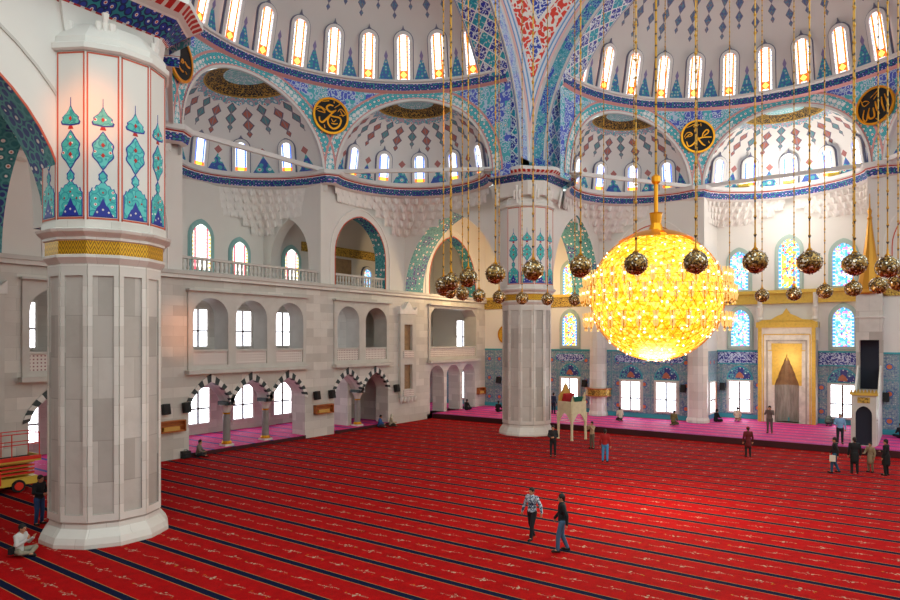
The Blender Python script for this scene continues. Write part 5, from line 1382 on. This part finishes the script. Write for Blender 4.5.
t = empty('round_wall_plate', (-30.2, 50.98, 6.9)); tag(t, 'round golden plate on the wall left of the centre pillar', 'wall plate')
P = frameP((0, 0, 0), (1, 0, 0), (0, 0, 1), (0, -1, 0))
m = MB(); m.relief([(.85*math.cos(2*PI*k/28), .85*math.sin(2*PI*k/28)) for k in range(28)], P, 0, .08, 'gold_soft'); m.build('plate', t)
m = MB(); m.panel([(.85*math.cos(2*PI*k/28), .85*math.sin(2*PI*k/28)) for k in range(28)], [([(.74*math.cos(2*PI*k/28), .74*math.sin(2*PI*k/28)) for k in range(28)], 'gold')], P, .12, 0, 'gold'); m.build('rim', t)
# spotlights on the apse cornice (yellow), real fittings
L = SIDES['front']['L']
for i, az in enumerate((-33, 0, 33)):
    r = math.radians(az); b = 5.33*math.sin(r); a = acyl(b)+2.3*math.cos(r)-.4
    p = L(b, 17.85, a); t = empty('flood_lamp', p); tag(t, 'yellow flood lamp on the niche cornice, %s of three' % ['left', 'middle', 'right'][i], 'lamp', 'flood lamps above the prayer niche')
    m = MB(); m.box((0, 0, .08), (.7, .3, .2), 'lift_yellow'); m.build('housing', t)
    m = MB(); m.box((0, .05, .2), (.6, .22, .04), 'bulb'); m.build('lamp_glass', t)
light('apse_flood', 'POINT', (-7.8, 51.3, 18.6), 240, (1, .95, .86), .6)
light('apse_flood_low', 'POINT', (-7.8, 50.6, 14.5), 230, (1, .94, .84), .6)
light('corner_lamp', 'POINT', (-29.5, 44.5, 11.0), 330, (1, .72, .38), .3)
light('corner_lamp', 'POINT', (-24.5, 47.0, 11.0), 260, (1, .72, .38), .3)
light('niche_lamp', 'POINT', (-8, 50.5, 5), 130, (1, .82, .6), .5)

def beam(src, dst, power, col, ang):  # added unseen spot lamps, throw orange patches on wall and near pillar
    o = light('added_orange_patch_spot', 'SPOT', src, power, col, .5); o.data.spot_size = math.radians(ang); o.data.spot_blend = 1
    o.rotation_euler = (Vector(dst)-Vector(src)).to_track_quat('-Z', 'Y').to_euler()
beam((12, 20, 26), (-32.5, 20.4, 6.9), 30000, (1, .3, .06), 4.2)
beam((8, -3, 27), (-20.9, 10.0, 13.3), 30000, (1, .25, .02), 4.5)
# ------------------------------------------------------------------ people
COL = {}
def colmat(h, rough=.85):
    if h not in COL:
        n = 'cloth_'+h; mat(n, h, rough); COL[h] = n
    return COL[h]
mat('skin', 'b98262', .6); mat('hair', '17120f', .7); mat('hair_grey', '77726c', .7)
mat('floral', lambda N: N.mix((N.noise(N.comb(*N.pos()), 9, 2)-.5).abs().lt(.05), 'b9c8d4', '26435e'), .8)
mat('lips', '8a4a40', .6)
class Prim(MB):
    def limb(s, p0, p1, r0, r1, m):
        p0, p1 = Vector(p0), Vector(p1); d = (p1-p0); ln = d.length
        if ln < 1e-5: return
        d.normalize(); path = []; rs = []
        for k in (0, 1, 2, 3): a = PI/2*k/3.0; path.append(p0-d*r0*math.cos(a)); rs.append(max(r0*math.sin(a), .001))
        for k in (3, 2, 1, 0): a = PI/2*k/3.0; path.append(p1+d*r1*math.cos(a)); rs.append(max(r1*math.sin(a), .001))
        s.tube(path, rs, 10, m)
    def ell(s, c, r, sc, m, nu=14, nv=9): s.sphere(c, r, m, nu, nv, sc)
def fin(o, vox):
    md = o.modifiers.new('join', 'REMESH'); md.mode = 'VOXEL'; md.voxel_size = vox; md.use_smooth_shade = True
    sm = o.modifiers.new('smooth', 'SMOOTH'); sm.factor = .5; sm.iterations = 2
    return o
def pose(kind, s=1):
    J = dict(pel=(0, 0, .95), waist=(0, 0, 1.08), chest=(0, .0, 1.3), neck=(0, .0, 1.47), head=(0, .03, 1.61))
    for sg, k in ((-1, 'L'), (1, 'R')):
        J['sh'+k] = (sg*.185, 0, 1.42); J['el'+k] = (sg*.25, -.02, 1.14); J['wr'+k] = (sg*.26, .06, .89); J['hd'+k] = (0, .1, -1)
        J['hp'+k] = (sg*.095, 0, .92); J['kn'+k] = (sg*.11, .02, .5); J['an'+k] = (sg*.12, -.02, .08)
    if kind == 'walk':
        J['knL'] = (-.1, .12, .51); J['anL'] = (-.1, .14, .08); J['knR'] = (.1, .0, .5); J['anR'] = (.1, -.17, .1)
        J['elL'] = (-.25, -.12, 1.15); J['wrL'] = (-.27, -.12, .9); J['elR'] = (.25, .04, 1.15); J['wrR'] = (.27, .2, .95)
    if kind == 'walkopen':
        J['knL'] = (-.11, .14, .5); J['anL'] = (-.13, .22, .09); J['knR'] = (.11, -.05, .5); J['anR'] = (.13, -.24, .1)
        J['elL'] = (-.33, -.04, 1.18); J['wrL'] = (-.44, .04, .97); J['elR'] = (.3, .02, 1.15); J['wrR'] = (.36, .08, .9)
    if kind == 'talk':
        J['elR'] = (.27, .05, 1.16); J['wrR'] = (.18, .28, 1.1); J['hdR'] = (0, 1, .1)
    if kind == 'camera':
        for sg, k in ((-1, 'L'), (1, 'R')): J['el'+k] = (sg*.25, .16, 1.22); J['wr'+k] = (sg*.08, .27, 1.5); J['hd'+k] = (0, .3, 1)
    if kind == 'hands_front':
        for sg, k in ((-1, 'L'), (1, 'R')): J['el'+k] = (sg*.25, .02, 1.16); J['wr'+k] = (sg*.09, .24, 1.1); J['hd'+k] = (-sg*.6, .6, .1)
        J['head'] = (0, .07, 1.6)
    if kind in ('sit', 'pray'):
        J = dict(pel=(0, 0, .13), waist=(0, .0, .28), chest=(0, .05, .5), neck=(0, .09, .67), head=(0, .13, .81))
        for sg, k in ((-1, 'L'), (1, 'R')):
            J['sh'+k] = (sg*.18, .06, .61); J['el'+k] = (sg*.25, .14, .36); J['wr'+k] = (sg*.16, .34, .3); J['hd'+k] = (-sg*.2, 1, .0)
            J['hp'+k] = (sg*.09, .03, .13); J['kn'+k] = (sg*.32, .3, .17); J['an'+k] = (-sg*.06, .36-sg*.05, .07)
        if kind == 'pray':
            for sg, k in ((-1, 'L'), (1, 'R')): J['wr'+k] = (sg*.12, .38, .52); J['hd'+k] = (0, .5, 1)
    if kind in ('kneel', 'bow'):
        J = dict(pel=(0, -.1, .27), waist=(0, -.08, .4), chest=(0, -.02, .62), neck=(0, .03, .79), head=(0, .07, .92))
        for sg, k in ((-1, 'L'), (1, 'R')):
            J['sh'+k] = (sg*.18, 0, .73); J['el'+k] = (sg*.24, .02, .46); J['wr'+k] = (sg*.14, .24, .32); J['hd'+k] = (-sg*.1, 1, -.2)
            J['hp'+k] = (sg*.1, -.08, .26); J['kn'+k] = (sg*.15, .34, .1); J['an'+k] = (sg*.1, -.2, .08)
    if kind == 'bow':
        J.update(chest=(0, .16, .5), neck=(0, .34, .48), head=(0, .46, .4), waist=(0, .0, .42))
        for sg, k in ((-1, 'L'), (1, 'R')): J['sh'+k] = (sg*.18, .28, .5); J['el'+k] = (sg*.24, .3, .25); J['wr'+k] = (sg*.16, .45, .1)
    return {k: Vector(v) for k, v in J.items()}
def person(loc, face, kind, label, top='1c1e22', legs='2a3a56', hair='hair', h=1.72, near=False, scarf=None, coat=0, cap=None, bag=None, group=None, turn=0, topmat=None, slim=1.0):
    """face: heading in degrees, 0 = +Y, positive = towards -X (left)"""
    J = pose(kind); k = h/1.75
    V = lambda n: J[n]
    p = Prim(); fwd = Vector((0, 1, 0)); hd = V('head')
    # head and face
    p.ell(hd+Vector((0, -.01, .02)), .098, (.82, 1.0, 1.12), 'skin'); p.ell(hd+Vector((0, .03, -.055)), .06, (.85, .95, .9), 'skin')
    p.limb(hd+Vector((0, .085, .015)), hd+Vector((0, .107, -.018)), .010, .016, 'skin')
    for sg in (-1, 1): p.ell(hd+Vector((sg*.082, -.005, 0)), .026, (.4, .8, 1.2), 'skin'); p.ell(hd+Vector((sg*.033, .078, .035)), .02, (1.2, .6, .5), 'skin')
    p.limb(V('neck')-Vector((0, 0, .05)), hd-Vector((0, .02, .06)), .058, .052, 'skin')
    # trunk
    p.ell(V('chest'), .16, (1.05*slim, .66, 1.2), 'skin'); p.ell(V('waist'), .13, (1.02*slim, .72, 1.2), 'skin'); p.ell(V('pel'), .145, (1.08*slim, .78, .9), 'skin')
    for q in 'LR':
        sg = -1 if q == 'L' else 1
        p.limb(V('chest')+Vector((sg*.06, 0, .08)), V('sh'+q), .085, .062, 'skin')
        p.limb(V('sh'+q), V('el'+q), .052, .04, 'skin'); p.limb(V('el'+q), V('wr'+q), .04, .027, 'skin')
        p.limb(V('hp'+q), V('kn'+q), .085, .057, 'skin'); p.limb(V('kn'+q), V('an'+q), .055, .038, 'skin')
        hv = V('hd'+q).normalized() if 'hd'+q in J else Vector((0, 0, -1)); w_ = V('wr'+q)
        side = hv.cross(Vector((0, 1, 0) if abs(hv.y) < .8 else (0, 0, 1))).normalized(); nrm = hv.cross(side).normalized()
        p.limb(w_, w_+hv*.075, .024, .034, 'skin'); p.limb(w_+hv*.04-side*.012, w_+hv*.08+side*.012, .026, .028, 'skin')
        for i, ln in enumerate((.062, .075, .07, .055)):
            b0 = w_+hv*.085+side*(.03-.02*i); b1 = b0+hv*ln*.5+nrm*.006*sg; b2 = b1+hv*ln*.45+nrm*.02*sg
            p.limb(b0, b1, .0105, .0095, 'skin'); p.limb(b1, b2, .0095, .008, 'skin')
        b0 = w_+hv*.03+side*.03; p.limb(b0, b0+hv*.035+side*.03, .0125, .011, 'skin'); p.limb(b0+hv*.035+side*.03, b0+hv*.065+side*.034, .011, .009, 'skin')
        ft = V('an'+q); fd = Vector((sg*.12, 1, 0)).normalized() if kind not in ('kneel', 'bow') else Vector((0, -1, 0))
        p.limb(ft, ft+fd*.15-Vector((0, 0, ft.z*.45)), .04, .03, 'skin')
    o = p.build('person'); fin(o, .011 if near else .014)
    tag(o, label, 'person', group)
    tm = topmat or colmat(top); lm = colmat(legs); vox = .013 if near else .02
    # hair
    p = Prim()
    if scarf:
        c = colmat(scarf); p.ell(hd+Vector((0, -.025, .03)), .12, (.95, 1.0, 1.12), c); p.limb(hd+Vector((0, -.05, -.05)), V('neck')+Vector((0, -.02, -.06)), .1, .13, c); fin(p.build('headscarf', o), vox)
    else:
        p.ell(hd+Vector((0, -.022, .05)), .108, (.9, .97, 1.0), hair); p.limb(hd+Vector((0, -.06, .03)), hd+Vector((0, -.065, -.05)), .07, .05, hair); fin(p.build('hair', o), vox)
    if cap: p = Prim(); p.ell(hd+Vector((0, -.01, .085)), .105, (.95, 1.05, .6), colmat(cap)); p.ell(hd+Vector((0, .09, .07)), .06, (1, 1, .2), colmat(cap)); fin(p.build('cap', o), vox)
    # jacket
    p = Prim(); g = .022
    p.ell(V('chest'), .16+g, (1.05*slim, .72, 1.22), tm); p.ell(V('waist'), .14+g, (1.0*slim, .76, 1.3), tm)
    mid = V('pel'); p.ell(mid+Vector((0, 0, .02)), .15+g, (1.0*slim, .78, .75), tm)
    p.limb(V('neck')+Vector((0, -.01, -.07)), V('neck')+Vector((0, -.005, -.015)), .09, .068, tm)
    if coat and kind not in ('sit', 'kneel', 'pray', 'bow'): p.limb(mid, mid-Vector((0, 0, coat)), .17, .19, tm)
    for q in 'LR':
        sg = -1 if q == 'L' else 1
        p.limb(V('chest')+Vector((sg*.07, 0, .08)), V('sh'+q), .1, .078, tm); p.limb(V('sh'+q), V('el'+q), .072, .058, tm); p.limb(V('el'+q), V('wr'+q), .058, .044, tm)
    fin(p.build('jacket', o), vox)
    p = Prim()
    for q in 'LR':
        p.limb(V('hp'+q)+Vector((0, 0, .0)), V('kn'+q), .103, .075, lm); p.limb(V('kn'+q), V('an'+q)+(V('kn'+q)-V('an'+q))*.06, .074, .058, lm)
    p.ell(V('pel')+Vector((0, 0, -.02)), .15, (1.12*slim, .85, .9), lm); fin(p.build('trousers', o), vox)
    p = Prim()
    for q in 'LR':
        sg = -1 if q == 'L' else 1; ft = V('an'+q); fd = Vector((sg*.12, 1, 0)).normalized() if kind not in ('kneel', 'bow') else Vector((0, -1, 0))
        p.limb(ft-fd*.04+Vector((0, 0, -.03)), ft+fd*.16-Vector((0, 0, .03+.0)), .047, .04, colmat('1a1614')); 
    fin(p.build('shoes', o), vox)
    if near:
        p = Prim()
        for sg in (-1, 1): p.ell(hd+Vector((sg*.033, .088, .02)), .011, (1, .6, .7), 'hair', 8, 6)
        p.build('eyes', o)
        p = Prim(); p.ell(hd+Vector((0, .088, -.055)), .02, (1, .35, .3), 'lips', 8, 6); p.build('mouth', o)
    if bag:
        p = Prim(); bc = colmat(bag[0]); p.box(bag[1], bag[2], bc); p.build('bag', o)
    o.location = loc; o.rotation_euler = (0, 0, math.radians(face)); o.scale = (k, k, k)
    return o
# headings: camera lies towards (+x, -y); 0 faces the prayer wall
person((-24.8, 10.25, 0), -70, 'hands_front', 'man in dark jacket and blue jeans standing at the foot of the near pillar', '14161c', '20406e', near=True, h=1.74)
person((-21.8, 8.45, 0), -60, 'pray', 'man in white shirt sitting cross legged on the carpet in the lower left corner', 'c9c6c4', '8f8876', near=True, bag=('15151a', (.2, -.05, .2), (.2, .12, .2)))
person((-10.15, 18.74, 0), 170, 'walkopen', 'person in blue and white patterned jacket walking with arms apart on the open carpet', 'b9c8d4', '15171e', near=True, h=1.66, topmat='floral')
person((-8.79, 18.12, 0), 120, 'walk', 'man in black jacket and faded blue jeans walking beside the patterned jacket', '101a1e', '3f6482', near=True, h=1.76)
person((-16.33, 32.54, 0), 200, 'hands_front', 'man in dark suit standing just right of the centre pillar base', '1c2228', '14161c', h=1.74)
person((-15.72, 36.4, 0), 160, 'camera', 'small person in beige top with raised arms near the preaching chair', 'b09a7c', '5d5648', h=1.6)
person((-13.44, 32.79, 0), 10, 'stand', 'man in red sweater and light blue jeans seen from behind', '8f1418', '3f86c0', h=1.72)
person((-18.08, 46.95, .4), 40, 'kneel', 'person in cream shirt kneeling on the platform under the left window', 'c6bda8', '2a2a2e')
person((-14.13, 46.96, .4), -10, 'kneel', 'person in olive green kneeling on the platform by the bare pale column', '6e6a3c', '55502f')
person((-7.65, 38.74, 0), 30, 'stand', 'person in dark red coat and red cap standing before the platform edge', '5e1016', '1d1416', cap='b81c20', coat=.25, h=1.66)
person((-7.87, 46.4, .4), 180, 'camera', 'man in grey standing on the platform before the prayer niche holding a camera', '6a6058', '57504a', h=1.76)
person((-11.0, 52.0, .4), 0, 'kneel', 'person in pale shirt kneeling before the window left of the prayer niche', 'c8b49c', '9a7c60')
person((-12.2, 50.6, .4), -40, 'sit', 'person in black sitting on the platform at the foot of the bare pale column', '14161c', '15151a')
person((-5.2, 52.8, .4), 0, 'bow', 'person in grey green bowing down before the window right of the prayer niche', '5f7068', '2e4048')
person((-3.75, 43.9, .4), 190, 'talk', 'man in light blue shirt standing on the platform beside the pulpit doorway', '7ba4cc', '1d2029', hair='hair_grey', h=1.76)
person((-3.33, 36.52, 0), 95, 'walk', 'man in black jacket and jeans walking left with a white bag', '13151b', '27506e', bag=('d9d4c4', (-.28, .1, .75), (.08, .26, .3)), h=1.72)
person((-2.55, 36.9, 0), 20, 'stand', 'tall person in black coat, left of the huddled group by the pulpit', '101216', '0e0f12', coat=.3, h=1.74)
person((-1.95, 37.75, 0), 150, 'talk', 'small person in beige coat between the two black coated people', '9a8a6c', '7d7058', coat=.3, h=1.45)
person((-1.3, 37.2, 0), 70, 'talk', 'person in black coat and trousers, rightmost of the group by the pulpit', '0f1013', '0d0e10', coat=.35, h=1.72)
person((-.9, 48.6, .4), 30, 'sit', 'person in black sitting against the tiles right of the pulpit stair', '0f1116', '101116')
person((-.2, 48.2, .4), 10, 'kneel', 'person in dark blue kneeling at the right edge beyond the pulpit', '141c2c', '10141c')
person((-32.15, 36.1, .0), -60, 'sit', 'person in blue top sitting at the foot of the double striped arches', '2c5a9a', '3c3f48')
person((-31.85, 37.0, 0), -40, 'sit', 'person in pale headscarf and coat sitting beside the blue top', 'b8a88c', '4a4238', scarf='d6ccb8')
person((-32.2, 21.3, 0), -50, 'sit', 'person in grey sitting at the step of the first striped arch', '6f6a60', '26262a')
person((-24.2, 48.3, .4), -10, 'stand', 'man in dark blue standing on the platform behind the preaching chair', '1c3050', '182238')
person((-31.6, 46.6, .4), 0, 'sit', 'person in black sitting by the far door openings of the left wall', '0f1014', '101014')
person((-28.6, 46.9, .4), 10, 'sit', 'person in black sitting on the platform left of the centre pillar', '0f1014', '101014')
t = empty('backpack', (-32.35, 20.65, 0)); tag(t, 'black bag on the carpet beside the person in grey by the first arch', 'bag')
m = MB(); m.box((0, 0, .2), (.3, .45, .38), 'speaker_black'); m.box((.17, 0, .16), (.06, .3, .22), 'dark'); m.build('bag_body', t)
m = MB(); m.tube([(0, -.12, .38), (0, -.08, .47), (0, .08, .47), (0, .12, .38)], .015, 6, 'dark'); m.build('handle', t)
